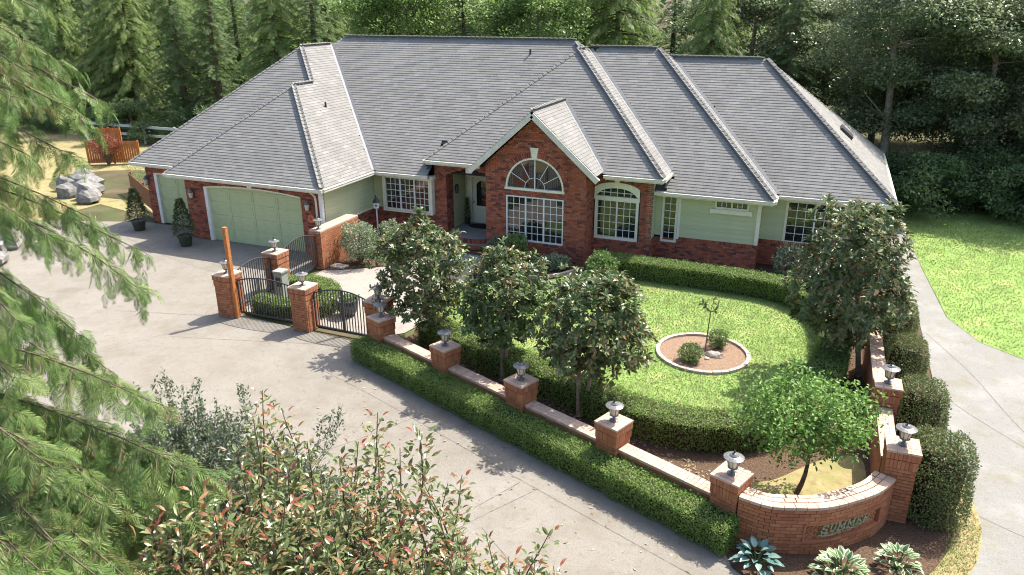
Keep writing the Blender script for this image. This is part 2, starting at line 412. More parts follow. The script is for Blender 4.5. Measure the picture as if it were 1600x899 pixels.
for pts, w in (([ROW0 + RN*1.55 - RD*.5, ROW0 + RN*1.6 + RD*4, ROW0 + RN*1.6 + RD*9, ROW0 + RN*1.7 + RD*11.6], .02),
               ([(-5.05, 12.55), (-5.98, 10.6), (-7.0, 8.9)], .02), ([(-4.6, 12.5), (-5.5, 10.9), (-6.3, 9.2)], .02),
               ([(-19.6, 12.2), (-18.9, 14), (-18.3, 15.2), (-17.6, 16.7)], .018), ([(-21.2, 16.3), (-19.5, 16.75), (-18.2, 17.1), (-17.6, 17.4)], .03),
               ([(-5.2, 10.9), (-3.6, 9.6), (-2.5, 8.0)], .015), ([(-8.3, 14.4), (-9.5, 12.2), (-10.8, 10.6)], .015),
               ([(-11.9, 17.1), (-14.5, 16.35), (-17.9, 15.4)], .015), ([(-28, 22.7), (-23, 21.0), (-18, 20.2)], .018)):
    strip('expansion_joint', catmull(np.array(pts), 8), w, -0.0045, M['joint'], drive)
for pts, w in (([(3.7, 24.6), (4.6, 22.0), (5.2, 19.5), (6.0, 17.0), (7.4, 14.0)], .02), ([(3.65, 20.4), (4.6, 19.0), (6.5, 16.6)], .014),
               ([(3.5, 15.2), (4.6, 14.6), (5.6, 14.3)], .014), ([(4.0, 11.4), (4.7, 12.0), (5.2, 12.8), (6.2, 13.6)], .016)):
    strip('expansion_joint', catmull(np.array(pts), 8), w, -0.0005, M['joint'], sidedrive)
RLAWN = [(3.9, 36.45), (4.17, 31), (4.47, 26.2), (5.17, 24.42), (6.22, 23.52), (9, 22.22), (18, 20.02), (45, 18), (45, 41), (20, 42), (6, 42), (-3, 43), (-3, 40), (3.2, 37.5)]
sheet('side_lawn', RLAWN, -0.006, M['lawn'])
sheet('back_lawn', [(-34, 26.5), (-28.9, 25.4), (-28.5, 44), (-62, 47), (-62, 20), (-34, 22.6)], -0.012, M['dry'])
sheet('soil_and_shade_patch', catmull([(-40, 28.2), (-36.5, 27.6), (-32.5, 28), (-31.8, 30.5), (-34, 33), (-39, 33.5), (-42, 31)], 6, True), -0.004, M['ground'])  # bare dirt, with tree shade on the grass put into its darker colour
# garden enclosure
HEDGE_PTS = [(-10.4, 18.2), (-7.3, 17.05), (-5.2, 16.25), (-3.4, 15.6), (-1.9, 15.5), (-.7, 16.05), (.15, 17.2), (.7, 18.7), (.98, 20.5), (1.0, 22.5), (.75, 24.2), (-.1, 25.4), (-1.4, 25.95), (-4, 26.1), (-7.5, 26.15)]
HC = catmull(HEDGE_PTS, 8)
BED = [(-11.3, 17.4), *[tuple(ROW0 + RD * t) for t in (10.8, 6, 1)], (-.4, 12.6), (.6, 12.8), (1.3, 13.3), (1.8, 14), (2.0, 15), (2.0, 24), (1.9, 29.4), (-8, 28.3), (-8.2, 26.6), (-7.5, 25.6), (-12, 20.5), (-11, 18.5)]
sheet('planting_bed', BED, -0.0035, M['soil'])
LAWN = [tuple(p) for p in HC] + [(-8.3, 25.1), (-9.2, 24.0), (-10.9, 23.4), (-11.4, 21.5), (-11.0, 19.5)]
sheet('front_lawn', LAWN, 0.0005, M['lawn'])
sheet('bark_mulch_bed', catmull([(-.75, 14.1), (0, 14.75), (.9, 15.9), (1.72, 16.3), (1.75, 14.5), (1.3, 13.45), (.5, 12.9), (-.3, 12.95)], 5, True), 0.001, M['dry'])
sheet('courtyard_path', [(-17.1, 17.75), (-11.9, 17.75), (-11.3, 18.4), (-11.1, 19.6), (-11.5, 21.5), (-11.1, 23.2), (-11.6, 24.4), (-12.2, 26.2), (-14.3, 26.4), (-14.6, 24.0), (-16.6, 22.6), (-17.2, 22.3)], -0.001, M['agg'])
sheet('house_bed', [(-17.2, 22.2), (-16.4, 22.8), (-14.7, 24.2), (-14.4, 26.6), (-14.4, 27.8), (-17.95, 27.8), (-17.95, 25.0), (-17.2, 24.9)], -0.0025, M['soil'])
sheet('porch_bed', [(-12.2, 27.0), (-12.1, 25.6), (-11.0, 24.5), (-9.6, 24.35), (-8.6, 25.0), (-7.9, 26.2), (-7.9, 27.0)], 0.003, M['soil'])
sheet('sign_bed', [(-.85, 12.3), (-.5, 11.62), (.6, 10.92), (2.2, 10.92), (2.62, 11.32), (2.95, 12.32), (3.4, 13.4), (3.55, 17), (3.55, 27), (3.15, 32), (2.3, 30), (2.1, 17), (2.2, 14.2), (.9, 12.9)], -0.002, M['soil'])
sheet('moss_strip', catmull([(2.2, 11.35), (2.75, 11.75), (3.2, 12.6), (3.6, 13.4), (3.85, 14.6), (3.75, 16), (3.5, 16.5), (3.35, 14.4), (3.0, 13.2), (2.4, 12.2), (1.9, 11.7)], 4, True), 0.0025, M['dry'])

# ------------------------------------------------------------------ the house
house = thing('brick_house', 'single storey brick and sage siding house with grey hipped shingle roof', 'house', (-13, 30, 0))
HB = []     # all bricks of the house: (distance, box, wall object)
BH, BL, BJ = .066, .205, .009

def brick_wall(name, P0, U, Nrm, W, z0, z1, intervals=None, parent=house, depth=.03, backing=.2, material='brick', collect=HB):
    """brick face starting at plan point P0 running along U, outward normal Nrm; intervals(z)->[(a,b)...]"""
    P0 = np.array([*P0, 0.0]); U = np.array([*U, 0.0]); Nn = np.array([*Nrm, 0.0]); Z = np.array([0, 0, 1.0])
    V, F = [], []; boxes = []
    nrow = int(round((z1 - z0) / (BH + BJ))); rh = (z1 - z0) / nrow
    for r in range(nrow):
        za = z0 + r * rh; zm = za + rh / 2
        iv = [(0, W)] if intervals is None else intervals(zm)
        for (a, b) in iv:
            if b - a < .02: continue
            i0 = len(V)
            for (s, z) in ((a, za), (b, za), (b, za + rh), (a, za + rh)):
                for d in (-depth * .35, -backing): V.append(P0 + U * s + Nn * d + Z * z)
            F += [(i0, i0+2, i0+4, i0+6), (i0+1, i0+7, i0+5, i0+3), (i0, i0+6, i0+7, i0+1), (i0+2, i0+3, i0+5, i0+4), (i0+6, i0+4, i0+5, i0+7), (i0, i0+1, i0+3, i0+2)]
            step = BL + BJ
            x = math.floor(a / step) * step - (step / 2 if r % 2 else 0)
            while x < b:
                s0, s1 = max(x, a), min(x + BL, b)
                if s1 - s0 > .03:
                    pr = depth * .5 + rs.uniform(-.003, .003)
                    c = P0 + U * (s0 + s1) / 2 + Nn * (pr - depth) + Z * zm
                    boxes.append((c, ((s1 - s0) / 2, depth / 2 + .006, rh / 2 - BJ / 2), (U, Nn, Z)))
                x += step
    w = obj_np(name, V, F, M['mortar'], parent)
    for bx in boxes: collect.append((np.linalg.norm(bx[0] - CAMP), bx, w, material))
    return w

def finish_bricks(collect, limit=300, names=('brick', 'brickwork')):
    order = sorted(range(len(collect)), key=lambda i: collect[i][0]); near = set(order[:limit])
    rest = {}
    for i, (d, bx, w, mm) in enumerate(collect):
        if i in near: place_box(names[0], bx[0], bx[1], bx[2], M[mm], w)
        else: rest.setdefault((w.name, mm), []).append((bx, w))
    for k, v in rest.items():
        join_boxes(names[1], [q[0] for q in v], M[k[1]], v[0][1])

def minus(iv, a, b):
    out = []
    for (p, q) in iv:
        if b <= p or a >= q: out.append((p, q)); continue
        if p < a: out.append((p, a))
        if b < q: out.append((b, q))
    return out

def siding_wall(P0, U, Nrm, W, z0, z1, intervals=None, exposure=.17, parent=house, backing=.2):
    """lap boards, each a piece of its own, on a sheathing wall"""
    P0 = np.array([*P0, 0.0]); U = np.array([*U, 0.0]); Nn = np.array([*Nrm, 0.0]); Z = np.array([0, 0, 1.0])
    n = max(1, int(round((z1 - z0) / exposure))); h = (z1 - z0) / n
    V, F = [], []; bs = []
    for r in range(n):
        za = z0 + r * h
        for (a, b) in ([(0, W)] if intervals is None else intervals(za + h / 2)):
            i0 = len(V)
            for (s, z) in ((a, za), (b, za), (b, za + h), (a, za + h)):
                for d in (-.03, -backing): V.append(P0 + U * s + Nn * d + Z * z)
            F += [(i0, i0+2, i0+4, i0+6), (i0+1, i0+7, i0+5, i0+3), (i0, i0+6, i0+7, i0+1), (i0+2, i0+3, i0+5, i0+4), (i0+6, i0+4, i0+5, i0+7), (i0, i0+1, i0+3, i0+2)]
            tilt = math.atan2(.016, h); ct, st = math.cos(tilt), math.sin(tilt)
            bs.append((P0 + U * (a + b) / 2 + Nn * -.012 + Z * (za + h / 2 + .004), ((b - a) / 2, .006, h / 2 + .008), (U, Nn * ct + Z * st, Z * ct - Nn * st)))
    w = obj_np('siding', V, F, M['siding'], parent)
    for b in bs: place_box('board', *b, M['siding'], w)
    return w

def rowlock(P0, U, Nrm, W, z, parent, h=.1, proud=.02, depth=.06, wbr=.062, collect=None):
    P0 = np.array([*P0, 0.0]); U = np.array([*U, 0.0]); Nn = np.array([*Nrm, 0.0]); Z = np.array([0, 0, 1.0])
    n = int(W / (wbr + .008)); st = W / n; out = []
    for i in range(n):
        out.append((P0 + U * (i + .5) * st + Nn * (proud - depth / 2 + rs.uniform(-.003, .003)) + Z * z, (st / 2 - .004, depth / 2, h / 2), (U, Nn, Z)))
    join_boxes('sill_bricks', out, M['brick'], parent)

# --- windows: frame + separate panes + glazing bars
def window(P0, Y, x0, x1, z0, z1, cols, rows, splits, frame=.07, parent=house, arch=None, out=.03, cls='trim', mull='white'):
    """in a wall facing -Y at plane Y; splits = sash fractions of the width"""
    w = MB()
    yo = Y - out; yi = Y + .10
    w.span(x0 - frame, x0, yo, yi, z0 - frame, z1 + frame); w.span(x1, x1 + frame, yo, yi, z0 - frame, z1 + frame)
    w.span(x0, x1, yo - .002, yi, z0 - frame, z0); w.span(x0, x1, yo - .002, yi, z1, z1 + frame)
    win = w.build('window', M[cls], parent)
    g = MB(); xs = [x0] + [x0 + s * (x1 - x0) for s in splits] + [x1]
    mw = .022
    for i in range(len(xs) - 1):
        a = xs[i] + (.03 if i else .012); b = xs[i+1] - (.03 if i < len(xs) - 2 else .012)
        for k in range(1, cols):
            xc = a + (b - a) * k / cols; g.span(xc - mw/2, xc + mw/2, Y + .028, Y + .05, z0, z1)
        for k in range(1, rows):
            zc = z0 + (z1 - z0) * k / rows; g.span(a, b, Y + .030, Y + .048, zc - mw/2, zc + mw/2)
        for k in range(cols):
            for r in range(rows):
                xa = a + (b - a) * k / cols; xb = a + (b - a) * (k + 1) / cols
                za = z0 + (z1 - z0) * r / rows; zb = z0 + (z1 - z0) * (r + 1) / rows
                tx, tz = rs.normal(0, .010), rs.normal(0, .010)
                Nn = np.array([tx, -1, tz]); Nn /= np.linalg.norm(Nn); U = np.cross(Nn, [0, 0, 1.]); U /= np.linalg.norm(U); Zz = np.cross(U, Nn)
                place_box('pane', ((xa+xb)/2, Y + .045, (za+zb)/2), ((xb-xa)/2, .003, (zb-za)/2), (U, Nn, Zz), M['glass'], win)
    g.build('grille', M['white'], win)
    if len(xs) > 2:
        mm = MB()
        for x in xs[1:-1]: mm.span(x - .03, x + .03, Y - .008, Y + .06, z0, z1)
        mm.build('mullion', M[mull], win)
    return win

# ---- garage block
WY = 23.8
def gd_iv(z):        # big garage door opening, slightly arched head
    iv = [(0, 7.05)]
    a, b = 24.1, 19.1
    if z < 2.36: return minus(iv, 25.15 - a, 25.15 - b)
    if z < 2.5:
        k = math.sqrt(max(0, 1 - ((z - 2.36) / .145))); c = (a + b) / 2; hw = (a - b) / 2 * k
        return minus(iv, 25.15 - c - hw, 25.15 - c + hw)
    return iv
gw = brick_wall('wall', (-25.15, WY), (1, 0), (0, -1), 7.05, 0, 2.78, gd_iv)
def sd_iv(z): return minus([(0, 3.55)], .5, 2.98) if z < 2.38 else [(0, 3.55)]
brick_wall('wall', (-28.7, 25.0), (1, 0), (0, -1), 3.55, 0, 2.78, sd_iv)
brick_wall('wall', (-25.15, 25.0), (0, -1), (-1, 0), 1.2, 0, 2.78)
brick_wall('wall', (-28.7, 39.0), (0, -1), (-1, 0), 14.0, 0, 2.78)
# garage right side: brick base, siding above
brick_wall('wall', (-18.1, 23.8), (0, 1), (1, 0), 3.8, 0, 1.16)
siding_wall((-18.1, 23.8), (0, 1), (1, 0), 3.8, 1.2, 2.78)
mb = MB(); mb.span(-18.13, -18.03, 23.76, 27.6, 1.155, 1.2); mb.build('ledge', M['trim'], house)
mb = MB(); mb.span(-18.19, -18.065, 23.755, 23.9, .02, 2.78); mb.build('corner_board', M['white'], house)
mb = MB(); mb.tube([(-18.52, 23.70, 2.7), (-18.52, 23.70, 2.62), (-18.33, 23.71, 2.48), (-18.31, 23.72, 2.3), (-18.31, 23.72, .05)], .042, n=8); mb.build('downspout', M['gutter'], house)

def garage_door(x0, x1, Y, z1, ncol, nrow, arch):
    d = MB(); d.span(x0, x1, Y + .12, Y + .16, .0, z1 + (.16 if arch else 0)); door = d.build('garage_door', M['gdoor'], house)
    ph = z1 / nrow; pw = (x1 - x0) / ncol
    for r in range(nrow):
        for c in range(ncol):
            cx = x0 + (c + .5) * pw; cz = (r + .5) * ph
            place_box('panel', (cx, Y + .115, cz), (pw/2 - .012, .012, ph/2 - .012), np.eye(3), M['gdoor'], door)
            place_box('panel', (cx, Y + .10, cz), (pw/2 - .10, .009, ph/2 - .10), np.eye(3), M['gdoor'], door)
    if arch:
        place_box('panel', ((x0+x1)/2, Y + .118, z1 + .075), ((x1-x0)/2, .01, .07), np.eye(3), M['gdoor'], door)
    t = MB(); t.span(x0 - .02, x0 + .14, Y - .015, Y + .119, 0, z1); t.build('door_jamb', M['white'], door)
    t = MB(); t.span(x1 - .03, x1 + .02, Y + .04, Y + .12, 0, z1); t.build('door_jamb', M['white'], door)
    t = MB()
    if not arch: t.span(x0, x1, Y - .02, Y + .2, z1 - .03, z1 + .03)
    else:
        n = 14
        for i in range(n):
            a = x0 + (x1-x0) * i / n; b = x0 + (x1-x0) * (i+1) / n; f = lambda x: z1 + .145 * (1 - ((x - (x0+x1)/2) / ((x1-x0)/2)) ** 2)
            t.add([(a, Y-.02, f(a)-.03), (b, Y-.02, f(b)-.03), (b, Y-.02, f(b)+.03), (a, Y-.02, f(a)+.03), (a, Y+.2, f(a)-.03), (b, Y+.2, f(b)-.03)], [(0,1,2,3), (4,5,1,0)])
    t.build('door_head', M['trim'], door)
garage_door(-24.1, -19.1, WY, 2.34, 4, 4, True)
garage_door(-28.2, -25.72, 25.0, 2.36, 2, 4, False)
kb = MB(); kb.add([(-21.72, WY-.05, 2.47), (-21.52, WY-.05, 2.47), (-21.48, WY-.05, 2.72), (-21.76, WY-.05, 2.72), (-21.72, WY+.05, 2.47), (-21.52, WY+.05, 2.47), (-21.48, WY+.05, 2.72), (-21.76, WY+.05, 2.72)],
       [(0,1,2,3), (7,6,5,4), (0,4,5,1), (1,5,6,2), (2,6,7,3), (3,7,4,0)]); kb.build('keystone', M['trim'], house)

# ---- dining wall + porch pillar
DY = 27.6
dn = brick_wall('wall', (-18.1, DY), (1, 0), (0, -1), 3.06, 0, 1.16)
rowlock((-18.1, DY), (1, 0), (0, -1), 3.06, 1.13, dn)
siding_wall((-18.1, DY), (1, 0), (0, -1), 3.06, 1.2, 2.8, lambda z: minus([(0, 3.06)], .68, 3.06))
bay = MB(); bay.span(-17.5, -15.07, 27.34, DY, 1.12, 1.2); bay.span(-17.56, -15.0, 27.30, DY, 2.66, 2.82); bay.span(-17.5, -17.38, 27.35, DY + .1, 1.2, 2.66); bay.span(-15.18, -15.07, 27.35, DY + .1, 1.2, 2.66)
bay.build('bay_window_box', M['trim'], house)
window(None, 27.36, -17.33, -15.23, 1.27, 2.6, 3, 5, (.34, .67), frame=.055)
wp = brick_wall('wall', (-15.04, DY), (1, 0), (0, -1), .54, 0, 3.42)
brick_wall('wall', (-14.5, DY), (0, 1), (1, 0), .62, 0, 3.42)
siding_wall((-14.5, DY + .62), (0, 1), (1, 0), 1.2, .4, 3.42)
brick_wall('wall', (-15.04, 30.0), (0, -1), (-1, 0), 2.4, 0, 3.42)
# porch header with a shallow arch
def ph_iv(z):
    if z > 3.18: return [(0, 2.25)]
    k = math.sqrt(max(0, 1 - (z - 2.86) / .32)); return minus([(0, 2.25)], 1.12 - 1.12 * k, 1.12 + 1.12 * k)
brick_wall('wall', (-14.5, DY), (1, 0), (0, -1), 2.25, 2.86, 3.42, ph_iv)
kb = MB(); kb.box((-13.4, DY - .04, 3.2), (.13, .05, .15)); kb.build('keystone', M['trim'], house)
mb = MB(); mb.span(-14.5, -12.2, DY + .2, 29.5, 3.40, 3.46); mb.build('porch_ceiling', M['trim'], house)
siding_wall((-14.5, 29.4), (1, 0), (0, -1), 2.3, .4, 3.42, lambda z: minus([(0, 2.3)], .14, 1.36) if z < 2.52 else [(0, 2.3)])
d = MB(); d.span(-14.12, -13.16, 29.36, 29.42, .41, 2.46); fd = d.build('front_door', M['fdoor'], house)
t = MB(); t.span(-14.36, -14.13, 29.33, 29.5, .4, 2.50); t.span(-13.15, -12.98, 29.33, 29.5, .4, 2.50); t.span(-14.42, -12.92, 29.30, 29.5, 2.47, 2.62); t.build('door_frame', M['trim'], fd)
pts = [(-13.92, 1.2), (-13.36, 1.2), (-13.36, 2.12)] + [(-13.64 + .28 * math.cos(a), 2.12 + .2 * math.sin(a)) for a in np.linspace(.3, math.pi - .3, 7)] + [(-13.92, 2.12)]
gl = MB(); n = len(pts); gl.add([(x, 29.345, z) for x, z in pts] + [(x, 29.37, z) for x, z in pts], [tuple(range(n))] + [((i+1) % n, i, n+i, n+(i+1) % n) for i in range(n)]); gl.build('oval_glass', M['glass'], fd)
for xa, xb in ((-14.02, -13.68), (-13.6, -13.26)): place_box('panel', ((xa+xb)/2, 29.352, .78), ((xb-xa)/2, .012, .28), np.eye(3), M['fdoor'], fd)
kn = MB(); kn.lathe((-14.05, 29.31, 1.36), [(.03, -.03), (.045, 0), (.03, .03)], 8); kn.build('door_knob', M['bronze'], fd)
st = MB(); st.span(-14.48, -12.28, 27.72, 29.5, .001, .40); st.build('porch_floor', M['step'], house)
def stepblock(yc, r, z0, z1, name):
    poly = [(-14.45, 27.72)] + [(-13.38 - r * math.cos(a) * 1.0, 27.72 - r * .62 * math.sin(a)) for a in np.linspace(.0, math.pi, 13)] + [(-12.3, 27.72)]
    poly = [(max(-14.7, min(-12.26, x)), y) for x, y in poly]
    s = MB(); s.prism(poly, z0, z1); so = s.build(name, M['step'], house)
    out = []
    P = np.array(poly[1:-1]); 
    for i in range(len(P) - 1):
        a, b = P[i], P[i+1]; L = np.linalg.norm(b - a); k = max(1, int(L / .075))
        U = np.array([*(b - a) / L, 0]); Nn = np.array([U[1], -U[0], 0]); 
        if Nn[1] > 0: Nn = -Nn
        for j in range(k):
            c = np.array([*(a + (b - a) * (j + .5) / k), (z0 + z1) / 2])
            out.append((c + Nn * .012, (L / k / 2 - .004, .03, (z1 - z0) / 2 - .004), (U, Nn, np.array([0, 0, 1.]))))
    join_boxes('riser_bricks', out, M['brick'], so)
stepblock(0, 1.5, .0, .20, 'step'); stepblock(0, 1.1, .20, .395, 'step')

# ---- front gable
GY = 26.7; GX0, GX1 = -12.25, -8.1; GC = -10.15; GW = GX1 - GX0
WX0, WX1 = -11.38, -8.97
def gable_iv(z):
    iv = [(0, GW)]
    if z > 3.35:
        k = (5.62 - z) / (5.62 - 3.35); iv = [(max(0, GC - GX0 - 2.5 * k), min(GW, GC - GX0 + 2.5 * k))]
    if .68 < z < 2.52: iv = minus(iv, WX0 - GX0, WX1 - GX0)
    if 2.82 < z < 4.0:
        r = 1.19; hw = 1.21 * math.sqrt(max(0, 1 - ((z - 2.82) / r) ** 2)); iv = minus(iv, (WX0 + WX1)/2 - GX0 - hw, (WX0 + WX1)/2 - GX0 + hw)
    return iv
gwall = brick_wall('wall', (GX0, GY), (1, 0), (0, -1), GW, 0, 5.6, gable_iv)
brick_wall('wall', (GX1, GY), (0, 1), (1, 0), 1.0, 0, 3.6)
brick_wall('wall', (GX0, 27.7), (0, -1), (-1, 0), 1.0, 0, 3.6)
brick_wall('wall', (GX0, 29.4), (0, -1), (-1, 0), 1.7, .4, 3.42)
window(None, GY + .04, WX0 + .05, WX1 - .05, .73, 2.47, 3, 6, (.335, .665), frame=.05, cls='white')
rowlock((WX0 - .1, GY), (1, 0), (0, -1), WX1 - WX0 + .2, .62, gwall)
# half round window: frame, sunburst bars, glass sectors
c0 = (WX0 + WX1) / 2; zc = 2.86; R = 1.14
am = MB(); n = 24
for i in range(n):
    a0, a1 = math.pi * i / n, math.pi * (i + 1) / n
    q = [(c0 + r * math.cos(a), GY + y, zc + r * math.sin(a)) for y in (-.03, .1) for (r, a) in ((R, a0), (R, a1), (R + .07, a1), (R + .07, a0))]
    am.add(q, [(0, 1, 2, 3), (7, 6, 5, 4), (0, 4, 5, 1), (3, 2, 6, 7)])
am.span(c0 - R - .1, c0 + R + .1, GY - .06, GY + .1, zc - .09, zc); aw = am.build('arched_window', M['trim'], house)
sb = MB(); angs = [math.pi * k / 6 for k in range(1, 6)]
for a in angs:
    U = np.array([math.cos(a), 0, math.sin(a)]); w_ = .04 if abs(a - math.pi/2) < .01 else .022
    r0 = 0 if w_ > .03 else .42
    sb.box(np.array([c0, GY + .04, zc]) + U * (r0 + R) / 2, ((R - r0) / 2, .012, w_ / 2), (U, np.array([0, 1., 0]), np.cross(U, [0, 1., 0])))
sb.tube([(c0 + .42 * math.cos(a), GY + .04, zc + .42 * math.sin(a)) for a in np.linspace(0, math.pi, 13)], .013, n=4)
sb.build('grille', M['white'], aw)
for k in range(6):
    a0, a1 = math.pi * k / 6, math.pi * (k + 1) / 6; tx, tz = rs.normal(0, .02, 2)
    for (ra, rb) in ((.02, .42), (.42, R)):
        q = [(ra, a0), (rb, a0), (rb, (a0+a1)/2), (rb, a1), (ra, a1)]
        p = MB(); p.add([(c0 + r * math.cos(a), GY + .06 + tx * r * math.cos(a) + tz * (r * math.sin(a) - .5), zc + r * math.sin(a)) for r, a in q], [(0, 1, 2, 3, 4)]); p.build('pane', M['glass'], aw)
# arch of rowlocks and keystone
out = []
for i in range(44):
    a = math.pi * (i + .5) / 44; U = np.array([math.cos(a), 0, math.sin(a)]); T = np.array([-math.sin(a), 0, math.cos(a)])
    out.append((np.array([c0, GY - .01, zc]) + U * (R + .175), (.10, .03, .037), (U, np.array([0, 1., 0]), T)))
join_boxes('arch_bricks', out, M['brick'], gwall)
kb = MB(); kb.add([(c0 + x, GY + y, z) for y in (-.06, .06) for x, z in ((-.09, 4.02), (.09, 4.02), (.17, 4.46), (-.17, 4.46))], [(0,1,2,3), (7,6,5,4), (0,4,5,1), (1,5,6,2), (2,6,7,3), (3,7,4,0)]); kb.build('keystone', M['trim'], house)

# ---- entry right wall with the segment-arched window
AY = 27.7; AX0, AX1 = -8.1, -5.75
def arch_top(x): t = (x + 7.13) / .92; return 2.86 + .30 * math.sqrt(max(0, 1 - t * t))
def aiv(z):
    if z < .86 or z > 3.16: return [(0, AX1 - AX0)]
    hw = .92 if z < 2.86 else .92 * math.sqrt(max(0, 1 - ((z - 2.86) / .30) ** 2))
    return minus([(0, AX1 - AX0)], -7.13 - hw - AX0, -7.13 + hw - AX0)
awl = brick_wall('wall', (AX0, AY), (1, 0), (0, -1), AX1 - AX0, 0, 3.42, aiv)
brick_wall('wall', (AX1, AY), (0, 1), (1, 0), .75, 0, 1.0)
siding_wall((AX1, AY), (0, 1), (1, 0), .75, 1.0, 3.42)
rowlock((-8.05, AY), (1, 0), (0, -1), 1.83, .82, awl)
win = window(None, AY + .06, -7.90, -6.36, .97, 2.42, 3, 5, (.5,), frame=.10, out=.08)
n = 16; fr = MB(); xs = np.linspace(-8.03, -6.23, n + 1)
for i in range(n):
    a, b = xs[i], xs[i+1]; fo = lambda x: arch_top(x); fi = lambda x: 2.58 + .36 * math.sqrt(max(0, 1 - ((x + 7.13) / .80) ** 2)) if abs(x + 7.13) < .8 else 2.58
    y0, y1 = AY - .03, AY + .12
    fr.add([(a, y0, fi(a)), (b, y0, fi(b)), (b, y0, fo(b)), (a, y0, fo(a)), (a, y1, fi(a)), (b, y1, fi(b)), (b, y1, fo(b)), (a, y1, fo(a))], [(0,1,2,3), (0,4,5,1), (2,6,7,3)])
fr.span(-8.03, -6.23, AY - .035, AY + .12, 2.46, 2.6)
fr.build('arch_frame', M['trim'], win)
gb = MB(); gb.span(-7.92, -6.34, AY + .045, AY + .06, 2.735, 2.757)
for k in range(1, 6): x = -7.93 + 1.6 * k / 6; gb.span(x - .011, x + .011, AY + .043, AY + .058, 2.58, 2.95)
gb.build('transom_grille', M['white'], win)
for k in range(6):
    x0_, x1_ = -7.93 + 1.6 * k / 6, -7.93 + 1.6 * (k + 1) / 6; ty = rs.normal(0, .01)
    p = MB(); p.add([(x0_, AY + .07, 2.58), (x1_, AY + .07 + ty * .2, 2.58), (x1_, AY + .07 + ty, 2.96), (x0_, AY + .07 + ty * .6, 2.96)], [(0, 1, 2, 3)]); p.build('pane', M['glass'], win)
out = []
for i in range(26):
    t = (i + .5) / 26; x = -8.09 + 1.92 * t; s = (x + 7.13) / 1.0; z = 2.90 + .30 * math.sqrt(max(.0, 1 - s * s)) + .1
    a = -s * .55; U = np.array([math.cos(a), 0, math.sin(a)]); T = np.array([-math.sin(a), 0, math.cos(a)])
    out.append((np.array([x, AY - .012, z]), (.032, .03, .10), (U, np.array([0, 1., 0]), T)))
join_boxes('arch_bricks', out, M['brick'], awl)
kb = MB(); kb.add([(-7.13 + x, AY + y, z) for y in (-.06, .06) for x, z in ((-.08, 3.14), (.08, 3.14), (.13, 3.40), (-.13, 3.40))], [(0,1,2,3), (7,6,5,4), (0,4,5,1), (1,5,6,2), (2,6,7,3), (3,7,4,0)]); kb.build('keystone', M['trim'], house)

# ---- mid right wall
MY = 28.4; MX0, MX1 = -5.75, -1.85
mw_ = brick_wall('wall', (MX0, MY), (1, 0), (0, -1), MX1 - MX0, 0, .96)
rowlock((-4.78, MY), (1, 0), (0, -1), 2.93, 1.0, mw_, h=.12)
siding_wall((MX0, MY), (1, 0), (0, -1), MX1 - MX0, 1.06, 2.8, lambda z: minus(minus([(0, 3.9)], .25, .97), 2.25, 3.48) if z > 2.28 else minus([(0, 3.9)], .25, .97))
brick_wall('wall', (MX1, MY), (0, 1), (1, 0), 1.1, 0, 1.06)
siding_wall((MX1, MY), (0, 1), (1, 0), 1.1, 1.06, 2.8)
t = MB(); t.span(MX1 - .10, MX1 + .03, MY - .03, MY + .1, 1.06, 2.8); t.build('corner_board', M['trim'], house)
t = MB(); t.span(-4.86, -4.77, MY - .025, MY + .05, .98, 2.74); t.build('corner_board', M['trim'], house)
window(None, MY + .02, -5.40, -4.96, .90, 2.62, 2, 6, (), frame=.09)
window(None, MY + .02, -3.44, -2.33, 2.40, 2.65, 3, 1, (.5,), frame=.07, mull='trim')
t = MB(); t.span(-3.66, -2.12, MY - .09, MY, 2.17, 2.33); t.build('window_apron', M['trim'], house)

# ---- right wing wall
RY = 29.5; RX0, RX1 = -1.85, 2.1
rw = brick_wall('wall', (RX0, RY), (1, 0), (0, -1), RX1 - RX0, 0, .92)
rowlock((RX0, RY), (1, 0), (0, -1), RX1 - RX0, .96, rw, h=.12)
siding_wall((RX0, RY), (1, 0), (0, -1), RX1 - RX0, 1.02, 2.8, lambda z: minus([(0, 3.95)], .85, 2.93))
brick_wall('wall', (RX1, RY), (0, 1), (1, 0), 9.6, 0, 1.02)
siding_wall((RX1, RY), (0, 1), (1, 0), 9.6, 1.02, 2.8)
window(None, RY + .02, -.92, 1.02, 1.04, 2.56, 3, 5, (.5,), frame=.09)
mb = MB(); mb.span(-28.7, 2.1, 38.9, 39.1, 0, 2.8); mb.build('wall', M['siding'], house)
finish_bricks(HB, 300)

# ------------------------------------------------------------------ roof
PT = .84
roof = MB(); roof.add([(-14, 33, 3), (-13.9, 33, 3), (-13.9, 33.1, 3)], [(0, 1, 2)])
roof = None
BL_ = {   # x0,x1,y0,y1,ze
    'main': (-28.9, -4.66, 27.0, 39.2, 2.93), 'gar_up': (-29.05, -17.65, 24.6, 38.7, 2.93), 'gar_low': (-25.64, -17.65, 23.3, 33.5, 2.93),
    'entry': (-15.25, -5.3, 27.2, 38.0, 3.55), 'mid': (-15.5, -1.4, 27.9, 39.4, 2.93), 'right': (-12.5, 2.6, 29.0, 39.6, 2.93)}
def hgt(b, x, y):
    x0, x1, y0, y1, ze = BL_[b]; d = min(x - x0, x1 - x, y - y0, y1 - y)
    if b == 'main' and y < 28.4 and x > -15.05: return -9
    return ze + PT * d if d >= 0 else -9
def gable_h(x, y):
    if y < 26.3 or y > 31.5: return -9
    d = 2.55 - abs(x - GC); return 3.62 + .88 * d if d >= 0 else -9
order = list(BL_)
deckV, deckF, SH = [], [], []
EXPO, SW = .145, .32
def deckquad(q):
    i = len(deckV); deckV.extend(q); deckF.append((i, i+1, i+2, i+3))
